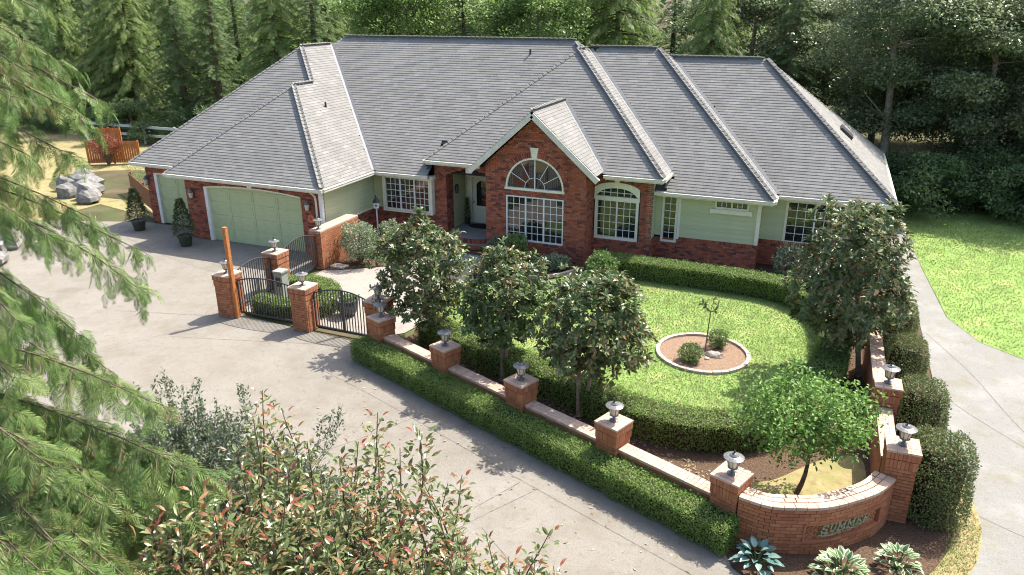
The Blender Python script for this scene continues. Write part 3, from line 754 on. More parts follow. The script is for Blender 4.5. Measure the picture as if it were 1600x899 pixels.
def facet(name, org, along, inn, L, tmax, ze, pitch, iv, shingles=True):
    """eave from org along; inn = plan direction up the slope"""
    A = np.array([*along, 0.0]); I = np.array([*inn, 0.0]); O = np.array([*org, ze])
    cs = 1 / math.hypot(1, pitch); up = (I + np.array([0, 0, pitch])) * cs; nr = np.cross(A, up)
    if nr[2] < 0: nr = -nr
    slope_len = tmax / cs; n = int(math.ceil(slope_len / EXPO))
    sink = -.03 - .012 * (order.index(name) if name in order else 7)
    for r in range(n):
        s0 = r * EXPO; s1 = min(slope_len, s0 + EXPO); t0, t1 = s0 * cs, s1 * cs
        a0, b0 = iv(t0); a1, b1 = iv(t1)
        if b0 <= a0: break
        q = [O + A * a0 + up * s0 + nr * sink, O + A * b0 + up * s0 + nr * sink, O + A * max(b1, a1) + up * s1 + nr * sink, O + A * a1 + up * s1 + nr * sink]
        deckquad(q)
        if not shingles: continue
        am, bm_ = iv((t0 + t1) / 2)
        x = am - rs.uniform(0, SW)
        while x < bm_:
            w = SW * rs.choice([.45, .7, 1.0, 1.3]); xa, xb = max(x, am), min(x + w, bm_); x += w
            if xb - xa < .04: continue
            c = O + A * (xa + xb) / 2 + up * ((s0 + s1) / 2 + .01)
            z = c[2]; px, py = c[0], c[1]; hid = False
            for k in order:
                if k == name: continue
                hh = hgt(k, px, py)
                if hh > z + (.06 if order.index(k) > order.index(name) else -.02) if name in order else hh > z + .12: hid = True; break
            if not hid and name != 'gable' and gable_h(px, py) > z + .06: hid = True
            if hid: continue
            th = .011
            tl = .09
            ct, st = math.cos(tl), math.sin(tl)
            SH.append((c + nr * (.012 + th / 2), ((xb - xa) / 2 - .0012, EXPO * .58, th), (A, up * ct + nr * -st, nr * ct + up * st)))
for nm in order:
    x0, x1, y0, y1, ze = BL_[nm]; hx, hy = (x1 - x0) / 2, (y1 - y0) / 2; tm = min(hx, hy)
    fiv = lambda t, L=(x1 - x0): (t, L - t)
    siv = lambda t, L=(y1 - y0): (t, L - t)
    if nm == 'main':
        fiv = lambda t, L=(x1 - x0): (t, min(L - t, -15.05 + 28.9) if t < 1.4 else L - t)
    facet(nm, (x0, y0), (1, 0), (0, 1), x1 - x0, tm, ze, PT, fiv)
    if nm == 'main': siv = lambda t, L=(y1 - y0): (max(t, 2.2), L - t)
    if nm == 'gar_up': facet(nm, (x1, 23.3), (0, 1), (-1, 0), y1 - 23.3, tm, ze, PT, lambda t, L=(y1 - 23.3): (t if t <= 3.995 else t + 1.3, L - t))
    else: facet(nm, (x1, y0), (0, 1), (-1, 0), y1 - y0, tm, ze, PT, siv, shingles=nm != 'gar_low')
    siv = lambda t, L=(y1 - y0): (t, L - t)
    facet(nm, (x0, y0), (0, 1), (1, 0), y1 - y0, tm, ze, PT, siv, shingles=nm in ('gar_up', 'gar_low'))
    facet(nm, (x0, y1), (1, 0), (0, -1), x1 - x0, tm, ze, PT, lambda t, L=(x1 - x0): (t, L - t), shingles=False)
for sgn in (-1, 1):
    facet('gable', (GC + sgn * 2.55, 26.3), (0, 1), (-sgn, 0), 5.2, 2.55, 3.62, .88, lambda t: (0, 5.2 if t > .9 else 1.6 + 4 * t))
roof = obj_np('roof', deckV, deckF, M['deck'], house)
o_ = sorted(range(len(SH)), key=lambda i: np.linalg.norm(SH[i][0] - CAMP))
for i in o_[:300]: place_box('shingle', *SH[i], M['shingle'], roof)
join_boxes('shingle_field', [SH[i] for i in o_[300:]], M['shingle'], roof)

# ridge and hip caps: folded pieces, laid from the low end up
CAPS = []
def capline(a, b, n1, n2, w=.11, step=.24):
    a, b = np.asarray(a, float), np.asarray(b, float); T = (b - a); L = np.linalg.norm(T); T /= L
    n1, n2 = (np.asarray(v, float) / np.linalg.norm(v) for v in (n1, n2))
    s1 = np.cross(n1, T); s2 = np.cross(n2, T)
    bis = n1 + n2; bis /= np.linalg.norm(bis); c_ = np.cross(bis, T)
    if s1 @ c_ < 0: s1 = -s1
    if s2 @ c_ > 0: s2 = -s2
    k = int(L / step); V = []
    lift = .034; Lc = step * 1.45
    loc = []
    for (t, h) in ((0, .030), (Lc, .0)):
        p = T * t + bis * (lift + h)
        loc += [p + s1 * w, p, p + s2 * w, p + s1 * w - n1 * .03, p - bis * .03, p + s2 * w - n2 * .03]
    F = [(0, 1, 7, 6), (1, 2, 8, 7), (0, 3, 4, 1), (1, 4, 5, 2), (0, 6, 9, 3), (2, 5, 11, 8)]
    for i in range(k): CAPS.append((a + T * i * step, np.array(loc), F))
def hipcap(bk, corner, end=None, frac=(0, 1)):
    x0, x1, y0, y1, ze = BL_[bk]; t = min(x1 - x0, y1 - y0) / 2
    X = {'fl': (x0, y0, 1, 1), 'fr': (x1, y0, -1, 1), 'br': (x1, y1, -1, -1), 'bl': (x0, y1, 1, -1)}[corner]
    f = lambda s: (X[0] + X[2] * s, X[1] + X[3] * s, ze + PT * s)
    capline(f(t * frac[0]), f(t * frac[1]), (-X[2] * PT, 0, 1), (0, -X[3] * PT, 1))
def ridgecap(bk, a, b, axis='x'):
    x0, x1, y0, y1, ze = BL_[bk]; t = min(x1 - x0, y1 - y0) / 2; z = ze + PT * t
    if axis == 'x': capline((a, (y0+y1)/2, z), (b, (y0+y1)/2, z), (0, -PT, 1), (0, PT, 1))
    else: capline(((x0+x1)/2, a, z), ((x0+x1)/2, b, z), (PT, 0, 1), (-PT, 0, 1))
hipcap('gar_low', 'fl'); hipcap('gar_low', 'fr'); ridgecap('gar_low', 27.3, 28.6, 'y')
hipcap('gar_up', 'fl'); hipcap('gar_up', 'fr', frac=(.70, 1)); ridgecap('gar_up', 30.3, 32.6, 'y')
ridgecap('main', -22.8, -10.76); hipcap('main', 'fr', frac=(.93, 1)); hipcap('main', 'bl', frac=(.5, 1)); hipcap('main', 'br', frac=(.5, 1))
hipcap('entry', 'fl'); hipcap('entry', 'fr'); ridgecap('entry', 32.175, 33.2, 'y')
ridgecap('mid', -10.2, -7.15); hipcap('mid', 'fr'); hipcap('mid', 'br')
ridgecap('right', -7.0, -2.7); hipcap('right', 'fr'); hipcap('right', 'br')
zr = 3.62 + .88 * 2.55
capline((GC, 26.3, zr), (GC, 30.1, zr), (.88, 0, 1), (-.88, 0, 1))
CAPS.sort(key=lambda c: np.linalg.norm(c[0] - CAMP))
for (p, loc, F) in CAPS[:300]:
    obj_np('ridge_cap', loc + p, F, M['ridge'], roof, rnd=np.full(6, 0.0), at=p)
V, F, b = [], [], 0
for (p, loc, f) in CAPS[300:]:
    V.append(loc + p); F.append(np.array(f) + b); b += len(loc)
if V: obj_np('ridge_cap_row', np.concatenate(V), np.concatenate(F), M['ridge'], roof, rnd=np.repeat(rs.random(len(V)), 6), kind='stuff')

# valleys (metal strips where two slopes meet)
def valley(a, b, n1, n2, w=.13):
    a, b = np.asarray(a, float), np.asarray(b, float); T = (b - a) / np.linalg.norm(b - a)
    n1, n2 = (np.asarray(v, float) / np.linalg.norm(v) for v in (n1, n2))
    s1 = np.cross(n1, T); s2 = np.cross(n2, T); up = (n1 + n2) / np.linalg.norm(n1 + n2)
    c_ = np.cross(up, T)
    if s1 @ c_ > 0: s1 = -s1
    if s2 @ c_ < 0: s2 = -s2
    # s1 runs up slope 1, s2 up slope 2
    if s1[2] < 0: s1 = -s1
    if s2[2] < 0: s2 = -s2
    V = [p + up * .02 + s for p in (a, b) for s in (s1 * w, np.zeros(3), s2 * w)]
    V = [v + up * .02 for v in V]
    obj_np('valley_flashing', V, [(0, 1, 4, 3), (1, 2, 5, 4)], M['valley'], roof)
fr_, rt_ = (0, -PT, 1), (PT, 0, 1)
def vline(x_eave, y_eave, ze1, yref, t0, t1):   # slope facing +X from x_eave meets slope facing -Y from yref
    pass
# garage right slope (x=-17.65) with main front (y=27): z equal when -17.65-x = y-27
valley((-17.65 - 0, 27.0, 2.93), (-17.65 - 5.65, 27.0 + 5.65, 2.93 + PT * 5.65), rt_, fr_)
# entry right slope (x=-5.3, ze 3.55) with mid front (y=27.9, ze 2.93): PT*(-5.3-x)+.62 = PT*(y-27.9)
k = .62 / PT
valley((-5.3, 27.9 + k, 3.55), (-5.3 - 4.9, 27.9 + k + 4.9, 3.55 + PT * 4.9), rt_, fr_)
# mid right slope (x=-1.4) with right front (y=29)
valley((-1.4, 29.0, 2.93), (-1.4 - 5.2, 29.0 + 5.2, 2.93 + PT * 5.2), rt_, fr_)
# gable right slope with entry front
z0g = 3.62; yv = lambda z: 27.2 + (z - 3.55) / PT
valley((GC + 2.55, yv(3.62), 3.62), (GC, yv(zr), zr), (.88, 0, 1), fr_)
# skylight on the right slope
sk = MB(); U = np.array([0, 1., 0]); up = np.array([-1, 0, PT]) / math.hypot(1, PT); nr = np.array([PT, 0, 1]) / math.hypot(1, PT)
sk.box(np.array([.75, 34.6, 2.93 + PT * 1.85]) + nr * .08, (.5, .32, .06), (U, up, nr)); sk.build('skylight', M['dark'], roof)
# plumbing vents
for (x, y) in ((-12.6, 32.4), (-20.5, 27.9)):
    z = max(hgt(k_, x, y) for k_ in order); v = MB(); v.tube([(x, y, z - .05), (x, y, z + .25)], .045, n=8); v.build('vent_pipe', M['dark'], roof)

# fascia, gutter and soffit along the eaves
def gutter(x0, y0, x1, y1, z, nx, ny):
    a, b = np.array([x0, y0, z]), np.array([x1, y1, z]); U = (b - a) / np.linalg.norm(b - a); Nn = np.array([nx, ny, 0.0]); L = np.linalg.norm(b - a)
    g_ = MB(); c = (a + b) / 2
    g_.box(c + Nn * .05 + np.array([0, 0, -.085]), (L / 2 + .05, .055, .055), (U, Nn, np.array([0, 0, 1.])))
    g_.box(c + Nn * .055 + np.array([0, 0, -.035]), (L / 2 + .055, .066, .010), (U, Nn, np.array([0, 0, 1.])))
    g_.box(c - Nn * .02 + np.array([0, 0, -.10]), (L / 2, .015, .10), (U, Nn, np.array([0, 0, 1.])))
    g_.build('gutter', M['gutter'], house)
    s_ = MB(); s_.box(c - Nn * .30 + np.array([0, 0, -.19]), (L / 2 - .01, .30, .012), (U, Nn, np.array([0, 0, 1.]))); s_.build('soffit', M['trim'], house)
gutter(-25.64, 23.3, -17.65, 23.3, 2.93, 0, -1); gutter(-17.65, 23.36, -17.65, 26.94, 2.93, 1, 0); gutter(-25.64, 23.36, -25.64, 24.5, 2.93, -1, 0)
gutter(-29.05, 24.6, -25.75, 24.6, 2.93, 0, -1); gutter(-29.05, 24.66, -29.05, 38.6, 2.93, -1, 0)
gutter(-17.52, 27.0, -15.08, 27.0, 2.93, 0, -1)
gutter(-15.25, 27.2, -12.75, 27.2, 3.55, 0, -1); gutter(-7.5, 27.2, -5.3, 27.2, 3.55, 0, -1); gutter(-5.3, 27.26, -5.3, 28.5, 3.55, 1, 0); gutter(-15.25, 27.26, -15.25, 27.9, 3.55, -1, 0)
gutter(-5.68, 27.9, -1.4, 27.9, 2.93, 0, -1); gutter(-1.4, 27.96, -1.4, 28.9, 2.93, 1, 0)
gutter(-1.28, 29.0, 2.6, 29.0, 2.93, 0, -1); gutter(2.6, 29.06, 2.6, 39.6, 2.93, 1, 0)
# gable rake boards
for s in (-1, 1):
    a = np.array([GC, 26.28, zr - .13]); b = np.array([GC + s * 2.62, 26.28, 3.62 - .13 - .06]); U = (b - a) / np.linalg.norm(b - a); L = np.linalg.norm(b - a)
    W_ = np.cross(U, [0, 1., 0]); W_ = W_ if W_[2] > 0 else -W_
    r_ = MB(); r_.box((a + b) / 2 + W_ * .0, (L / 2, .025, .105), (U, np.array([0, 1., 0]), W_)); r_.build('rake_board', M['gutter'], house)
    s_ = MB(); s_.box((a + b) / 2 + np.array([0, .22, 0]) - W_ * .02, (L / 2 - .02, .2, .01), (U, np.array([0, 1., 0]), W_)); s_.build('soffit', M['trim'], house)
# wall lanterns
def wall_lantern(x, y, z):
    w = MB(); w.lathe((x, y - .14, z), [(.03, -.2), (.05, -.17), (.06, -.16), (.10, .08), (.13, .10), (.05, .2), (.015, .24)], 8); w.box((x, y - .03, z - .02), (.05, .03, .16)); w.tube([(x, y - .03, z + .1), (x, y - .1, z + .25), (x, y - .14, z + .2)], .012)
    o = w.build('wall_lantern', M['lampmetal'], house)
    gl = MB(); gl.lathe((x, y - .14, z), [(.065, -.15), (.104, .07)], 8, .2); gl.build('lamp_glass', M['lampglass'], o)
wall_lantern(-24.75, WY, 2.0); wall_lantern(-18.72, WY, 2.05); wall_lantern(-28.62, 25.0, 2.0)
wl = MB(); wl.lathe((-14.38, 28.35, 2.15), [(.03, -.22), (.07, -.2), (.09, .1), (.1, .12), (.03, .2)], 8); wl.build('wall_lantern', M['dark'], house)

# ------------------------------------------------------------------ garden masonry
Zv = np.array([0, 0, 1.0])
def brick_pillar(cx, cy, ang, w, h, label, zvis=0.0, group='brick pillars of the garden enclosure'):
    """square brick pillar: shaft courses, two corbelled soldier bands, flat brick cap"""
    th = thing('brick_pillar', label, 'pillar', (cx, cy, 0), group)
    ca, sa = math.cos(ang), math.sin(ang); U = np.array([ca, sa, 0]); Wv = np.array([-sa, ca, 0]); C = np.array([cx, cy, 0.0])
    core = MB(); core.box(C + Zv * (h / 2 - .02), (w / 2 - .02, w / 2 - .02, h / 2 - .02), (U, Wv, Zv)); shaft = core.build('shaft', M['mortar2'], th)
    hid = []
    def put(c, hh, ax, nrm, name='brick', material='brick2'):
        if c[2] > zvis and (nrm is None or box_visible_side(c, nrm)): place_box(name, c, hh, ax, M[material], shaft)
        else: hid.append((c, hh, ax))
    ch = .075; zt = h - .40; nr = int(zt / ch); ch = zt / nr
    for r in range(nr):
        z = (r + .5) * ch
        for f, (A, Nn) in enumerate(((U, -Wv), (Wv, U), (-U, Wv), (-Wv, -U))):
            # pinwheel bond
            L = w - .09; s = -w / 2
            cuts = [0, .5, 1] if r % 2 else [0, .25, .75, 1]
            for k in range(len(cuts) - 1):
                a = s + L * cuts[k] + .004; b = s + L * cuts[k+1] - .004
                c = C + A * (a + b) / 2 + Nn * (w / 2 - .045 + rs.uniform(-.003, .003)) + Zv * z
                put(c, ((b - a) / 2, .045, ch / 2 - .005), (A, Nn, Zv), Nn)
    for zi, (zc, hh, pr) in enumerate(((h - .30, .095, .014), (h - .115, .075, .030))):
        wb = w + 2 * pr; n = 7
        for (A, Nn) in ((U, -Wv), (Wv, U), (-U, Wv), (-Wv, -U)):
            L = wb - .09; s = -wb / 2
            for k in range(n):
                a = s + L * k / n + .003; b = s + L * (k + 1) / n - .003
                put(C + A * (a + b) / 2 + Nn * (wb / 2 - .045 + rs.uniform(-.003, .003)) + Zv * zc, ((b - a) / 2, .045, hh - .004), (A, Nn, Zv), Nn)
    wc = w + .075
    rows = 6
    for r in range(rows):
        y = -wc / 2 + wc * (r + .5) / rows
        cuts = [0, .5, 1] if r % 2 else [0, .3, .7, 1]
        for k in range(len(cuts) - 1):
            a = -wc / 2 + wc * cuts[k] + .003; b = -wc / 2 + wc * cuts[k+1] - .003
            put(C + U * (a + b) / 2 + Wv * y + Zv * (h - .02 + rs.uniform(-.002, .002)), ((b - a) / 2, wc / rows / 2 - .004, .02), (U, Wv, Zv), None, 'cap_brick', 'coping')
    join_boxes('brickwork', hid, M['brick2'], shaft)
    return th

LPARTS = {}
def lantern(cx, cy, z, label):
    th = thing('pillar_lantern', label, 'lantern', (cx, cy, z), 'black lanterns on the brick pillars')
    def part(name, prof, material, n=10, a0=0.0, smooth=True):
        if name not in LPARTS:
            b = MB(); b.lathe((0, 0, 0), prof, n, a0); me = bpy.data.meshes.new(name); me.from_pydata(b.V, [], b.F); me.materials.append(M[material]); LPARTS[name] = me
        o = bpy.data.objects.new(name, LPARTS[name]); return link(o, th)
    part('stem', [(.10, 0), (.10, .018), (.06, .03), (.034, .045), (.032, .08), (.05, .10), (.07, .125)], 'lampmetal')
    part('tray', [(.07, .122), (.10, .135), (.105, .148), (.09, .152)], 'lampmetal')
    part('glass', [(.082, .150), (.128, .355)], 'lampglass', 8)
    for k in range(8):
        key = 'rib%d' % k
        if key not in LPARTS:
            a = 2 * math.pi * (k + .0) / 8; b = MB(); b.tube([(.086 * math.cos(a), .086 * math.sin(a), .145), (.134 * math.cos(a), .134 * math.sin(a), .36)], .008, n=4)
            me = bpy.data.meshes.new('rib'); me.from_pydata(b.V, [], b.F); me.materials.append(M['lampmetal']); LPARTS[key] = me
        link(bpy.data.objects.new('rib', LPARTS[key]), th)
    part('roof', [(.19, .35), (.195, .362), (.13, .39), (.09, .40), (.085, .415), (.06, .435)], 'lampmetal', 16)
    part('finial', [(.055, .43), (.05, .442), (.016, .452), (.014, .48), (.022, .50), (.004, .525)], 'dark', 8)
    th.rotation_euler[2] = random.uniform(0, 1); th.scale = (1.0, 1.0, 1.0)
    return th

rang = math.atan2(-RD[1], -RD[0])
PIL = [(-17.35, 17.55, 0, .60, 1.45, 'brick gate pillar beside the tall orange wooden post', 'black lantern on the gate pillar beside the wooden post', 0),
       (-14.35, 17.55, 0, .60, 1.45, 'brick gate pillar between the two iron driveway gates', 'black lantern on the pillar between the two driveway gates', 0),
       (-11.55, 17.45, 0, .60, 1.45, 'brick gate pillar at the hedge end, tight behind the first wall pillar', 'black lantern on the gate pillar behind the hedge end', 0),
       (-17.4, 20.0, 0, .60, 1.45, 'brick pillar inside the courtyard in front of the garage door', 'black lantern on the courtyard pillar before the garage door', 0)]
rowlab = [('first wall pillar from the gate, at the start of the driveway hedge', 'black lantern on the first wall pillar from the gate'), ('second brick wall pillar from the gate along the driveway hedge', 'black lantern on the second wall pillar from the gate'),
          ('third brick wall pillar from the gate along the driveway hedge', 'black lantern on the third wall pillar from the gate'), ('fourth brick wall pillar from the gate along the driveway hedge', 'black lantern on the fourth wall pillar from the gate'),
          ('brick pillar where the driveway wall meets the curved sign wall', 'black lantern on the pillar joining driveway wall and sign wall')]
rowpos = [np.array((-11.0, 16.69)), np.array((-8.42, 15.67)), np.array((-5.88, 14.66)), np.array((-3.35, 13.68)), np.array((-.77, 12.66))]
for i, p in enumerate(rowpos):
    PIL.append((p[0], p[1], rang, .53, 1.28, rowlab[i][0], rowlab[i][1], .45))
PIL += [(2.20, 14.42, .02, .54, 1.60, 'tall brick pillar at the right end of the curved sign wall', 'black lantern on the tall pillar ending the sign wall', 0),
        (2.06, 17.1, .02, .50, 1.60, 'brick pillar further along the side wall between clipped shrubs', 'black lantern on the side wall pillar between clipped shrubs', .3)]
for (x, y, a, w, h, lab, llab, zv) in PIL:
    brick_pillar(x, y, a, w, h, lab, zv); lantern(x, y, h + .002, llab)

def wall_run(p0, p1, thick, h, label, zvis=.5):
    p0, p1 = np.array([*p0, 0.0]), np.array([*p1, 0.0]); U = (p1 - p0); L = np.linalg.norm(U); U /= L; Nn = np.array([U[1], -U[0], 0])
    th = thing('garden_wall', label, 'wall', tuple((p0 + p1) / 2), 'low brick garden walls between pillars')
    c = (p0 + p1) / 2
    b = MB(); b.box(c + Zv * (h / 2 - .03), (L / 2, thick / 2 - .012, h / 2 - .03), (U, Nn, Zv)); core = b.build('wall_core', M['mortar2'], th)
    hid = []
    nr = int((h - .06) / .075); ch = (h - .06) / nr
    for r in range(nr):
        z = (r + .5) * ch
        for sd_ in (-1, 1):
            n = int(L / .214); st = L / n
            for k in range(n + 1):
                a = max(0, (k - (.5 if r % 2 else 0)) * st); e = min(L, (k + 1 - (.5 if r % 2 else 0)) * st)
                if e - a < .03: continue
                cc = p0 + U * (a + e) / 2 + Nn * sd_ * (thick / 2 - .03) + Zv * z
                bx = (cc, ((e - a) / 2 - .004, .03, ch / 2 - .005), (U, Nn, Zv))
                if z > zvis and box_visible_side(cc, Nn * sd_): place_box('brick', *bx, M['brick2'], core)
                else: hid.append(bx)
    join_boxes('brickwork', hid, M['brick2'], core)
    n = int(L / .105); st = L / n; tw = thick + .04
    for k in range(n):     # coping: headers across, split two ways alternately
        cuts = [-.5, .16, .5] if k % 2 else [-.5, -.16, .5]
        for q in range(2):
            a, e = cuts[q] * tw, cuts[q+1] * tw
            place_box('coping_brick', p0 + U * (k + .5) * st + Nn * (a + e) / 2 + Zv * (h - .03 + rs.uniform(-.002, .002)), (st / 2 - .004, (e - a) / 2 - .004, .03), (U, Nn, Zv), M['coping'], th)
names = ['first', 'second', 'third', 'fourth']
for i in range(4):
    wall_run(rowpos[i] - RD * .27, rowpos[i+1] + RD * .27, .30, .76, 'low brick wall behind the driveway hedge, %s span from the gate' % names[i], .5)
wall_run((2.06, 14.70), (2.04, 16.83), .30, 1.10, 'low brick wall span from the tall sign pillar to the next pillar', .2)
wall_run((2.03, 17.37), (2.0, 21.5), .30, 1.10, 'low brick wall running on behind the dogwood and clipped shrubs', .2)
# courtyard wall on the garage corner
cw = thing('courtyard_wall', 'waist high brick wall with pale coping against the garage side', 'wall', (-17.5, 23.7, 0))
b = MB(); b.span(-17.72, -17.26, 22.42, 24.95, 0, 1.46); core = b.build('wall_core', M['mortar2'], cw)
tmp = []
for (P0_, U_, N_, L_) in (((-17.26, 22.40), (0, 1), (1, 0), 2.55), ((-17.74, 22.40), (1, 0), (0, -1), .48), ((-17.74, 24.9), (0, -1), (-1, 0), 2.5)):
    U3 = np.array([*U_, 0.0]); N3 = np.array([*N_, 0.0]); n = max(2, int(L_ / .214)); st = L_ / n
    for r in range(19):
        for k in range(n + 1):
            a = max(0, (k - (.5 if r % 2 else 0)) * st); e = min(L_, (k + 1 - (.5 if r % 2 else 0)) * st)
            if e - a < .03: continue
            tmp.append((np.array([*P0_, 0.0]) + U3 * (a + e) / 2 + N3 * .005 + Zv * (r + .5) * .0765, ((e - a) / 2 - .004, .03, .033), (U3, N3, Zv)))
tmp.sort(key=lambda q: (not box_visible_side(q[0], q[2][1]), np.linalg.norm(q[0] - CAMP)))
for q in tmp[:200]: place_box('brick', *q, M['brick2'], core)
join_boxes('brickwork', tmp[200:], M['brick2'], core)
for k in range(24):
    place_box('coping_brick', (-17.5, 22.42 + (k + .5) * .106, 1.49), (.27, .049, .03), np.eye(3), M['coping'], cw)
lantern(-17.5, 22.68, 1.52, 'black lantern on the courtyard wall by the garage corner')

# ---- curved sign wall
SP = catmull([(-.58, 12.34), (-.06, 12.26), (.38, 12.38), (.93, 12.62), (1.45, 13.07), (1.85, 13.52), (2.12, 14.05)], 16)
SL = np.concatenate([[0], np.cumsum(np.linalg.norm(np.diff(SP, axis=0), axis=1))]); STOT = SL[-1]
def sgn_at(s):
    s = min(max(s, 0), STOT - 1e-4); i = int(np.searchsorted(SL, s, 'right') - 1); i = min(i, len(SP) - 2)
    f = (s - SL[i]) / (SL[i+1] - SL[i]); p = SP[i] + (SP[i+1] - SP[i]) * f
    j = max(0, i - 3); k = min(len(SP) - 1, i + 4); T = SP[k] - SP[j]; T /= np.linalg.norm(T)
    return np.array([*p, 0.0]), np.array([*T, 0.0]), np.array([T[1], -T[0], 0.0])
sw = thing('sign_wall', 'curved brick wall bearing the SUMMER name sign', 'sign', (.8, 12.8, 0))
H_S = 1.04; TH = .34
V, F = [], []
for i in range(41):
    p, T, Nn = sgn_at(STOT * i / 40)
    for d in (-.064, -TH): 
        for z in (0, H_S - .05): V.append(p + Nn * d + Zv * z)
for i in range(40):
    a = i * 4; b = a + 4; F += [(a, b, b+1, a+1), (a+2, a+3, b+3, b+2), (a+1, b+1, b+3, a+3)]
score = obj_np('wall_core', V, F, M['mortar2'], sw)
S0, S1, PZ0, PZ1 = STOT * .36, STOT * .86, .28, .66       # panel
sb_ = []; ch = .072; nr = 13; st = .2
for r in range(nr):
    z = (r + .5) * (H_S - .07) / nr; ch = (H_S - .07) / nr
    s = -(.5 if r % 2 else 0) * st
    while s < STOT:
        a, e = max(0, s), min(STOT, s + st); s += st
        if e - a < .04: continue
        if PZ0 < z < PZ1:
            if a >= S0 and e <= S1: continue
            if a < S0 < e: e = S0
            elif a < S1 < e: a = S1
            if e - a < .02: continue
        p, T, Nn = sgn_at((a + e) / 2)
        sb_.append((p + Nn * (-.025 + rs.uniform(-.003, .003)) + Zv * z, ((e - a) / 2 - .004, .035, ch / 2 - .0045), (T, Nn, Zv)))
sb_.sort(key=lambda q: np.linalg.norm(q[0] - CAMP))
for q in sb_[:280]: place_box('brick', *q, M['brick2'], score)
join_boxes('brickwork', sb_[280:], M['brick2'], score)
# back face
hid = []
for r in range(nr):
    for k in range(14):
        p, T, Nn = sgn_at(STOT * (k + .5) / 14); hid.append((p - Nn * (TH - .01) + Zv * (r + .5) * .0746, (.095, .03, .033), (T, Nn, Zv)))
join_boxes('brickwork', hid, M['brick2'], score)
# coping: two rings of flat bricks
for q, (d0, d1, nn) in enumerate(((.03, -.13, 17), (-.14, -.26, 16), (-.27, -TH - .03, 15))):
    for k in range(nn):
        p, T, Nn = sgn_at(STOT * (k + .5) / nn); wd = STOT / nn / 2 * (1 + (d0 + d1) / 2 / 2.4)
        place_box('coping_brick', p + Nn * (d0 + d1) / 2 + Zv * (H_S - .025 + rs.uniform(-.002, .002)), (wd - .004, abs(d1 - d0) / 2 - .003, .03), (T, Nn, Zv), M['coping'], sw)
# herringbone panel, recessed, with a raised brick border
pnl = []
for i in range(-4, 40):
    for j in range(-3, 9):
        s = S0 + i * .075 + (j % 2) * .0375; z = PZ0 + .03 + j * .053
        if not (S0 + .03 < s < S1 - .03 and PZ0 + .02 < z < PZ1 - .02): continue
        p, T, Nn = sgn_at(s); sg = 1 if (i + j) % 2 else -1
        A = (T + sg * Zv) / math.sqrt(2); B = (Zv - sg * T) / math.sqrt(2)
        pnl.append((p + Nn * (-.028 + rs.uniform(-.002, .002)), (.045, .008, .020), (A, Nn, B)) if False else (p + Nn * (-.052 + rs.uniform(-.002, .002)) + Zv * z, (.044, .010, .0235), (A, Nn, B)))
panel_back = []
V, F = [], []
for i in range(21):
    p, T, Nn = sgn_at(S0 + (S1 - S0) * i / 20)
    for z in (PZ0, PZ1): V.append(p + Nn * -.060 + Zv * z)
for i in range(20): a = i * 2; F.append((a, a+2, a+3, a+1))
spanel = obj_np('sign_panel', V, F, M['mortar2'], sw)
for q in pnl: place_box('brick', *q, M['brick2'], spanel)
for (za, zb) in ((PZ0 - .025, PZ0 + .012), (PZ1 - .012, PZ1 + .025)):
    for k in range(9):
        p, T, Nn = sgn_at(S0 + (S1 - S0) * (k + .5) / 9); place_box('border_brick', p + Nn * -.012 + Zv * (za + zb) / 2, ((S1 - S0) / 18 - .002, .035, (zb - za) / 2), (T, Nn, Zv), M['brick2'], spanel)
for s in (S0 - .012, S1 + .012):
    for k in range(2):
        p, T, Nn = sgn_at(s); place_box('border_brick', p + Nn * -.012 + Zv * (PZ0 + (PZ1 - PZ0) * (k + .5) / 2), (.018, .035, (PZ1 - PZ0) / 4 - .002), (T, Nn, Zv), M['brick2'], spanel)
# raised letters bent along the wall
SERIF = {   # slab letters as strokes in a unit cell (x 0..1, z 0..1): list of polylines
    'S': [[(.92, .70), (.90, .90), (.72, 1.0), (.34, 1.0), (.12, .88), (.12, .66), (.30, .55), (.70, .46), (.88, .34), (.88, .14), (.66, 0), (.28, 0), (.10, .12), (.08, .30)]],
    'U': [[(.0, 1), (.34, 1)], [(.66, 1), (1, 1)], [(.17, 1), (.17, .22), (.32, .02), (.64, .02), (.83, .22), (.83, 1)]],
    'M': [[(0, 0), (.28, 0)], [(.72, 0), (1, 0)], [(0, 1), (.22, 1)], [(.78, 1), (1, 1)], [(.14, 0), (.14, 1), (.5, .25), (.86, 1), (.86, 0)]],
    'E': [[(.0, 1), (.9, 1), (.9, .8)], [(.0, 0), (.92, 0), (.92, .22)], [(.18, 0), (.18, 1)], [(.18, .52), (.64, .52)], [(.64, .40), (.64, .64)]],
    'R': [[(.0, 0), (.36, 0)], [(.0, 1), (.66, 1), (.88, .88), (.88, .64), (.66, .52), (.18, .52)], [(.18, 0), (.18, 1)], [(.52, .52), (.84, 0), (1.05, 0)]]}
def bent_stroke(mb_, pts, r):
    P = []
    for (s, z) in pts:
        p, T, Nn = sgn_at(s); P.append(p + Nn * -.018 + Zv * z)
    P = np.array(P)
    for i in range(len(P) - 1):
        a, b2 = P[i], P[i+1]; L = np.linalg.norm(b2 - a)
        if L < 1e-4: continue
        U = (b2 - a) / L; p, T, Nn = sgn_at((pts[i][0] + pts[i+1][0]) / 2)
        mb_.box((a + b2) / 2, (L / 2 + r * .7, .022, r), (U, Nn, np.cross(U, Nn)))
ls, lz, lh = S0 + .30, .45, .16
for i, chr_ in enumerate('SUMMER'):
    wd = .14 if chr_ != 'M' else .185
    lt = MB()
    for st_ in SERIF[chr_]: bent_stroke(lt, [(ls + x * wd + z * .03, lz + z * lh + .012 * i * .2) for x, z in st_], .0135)
    lt.build('letter', M['bronze'], spanel); ls += wd + .035
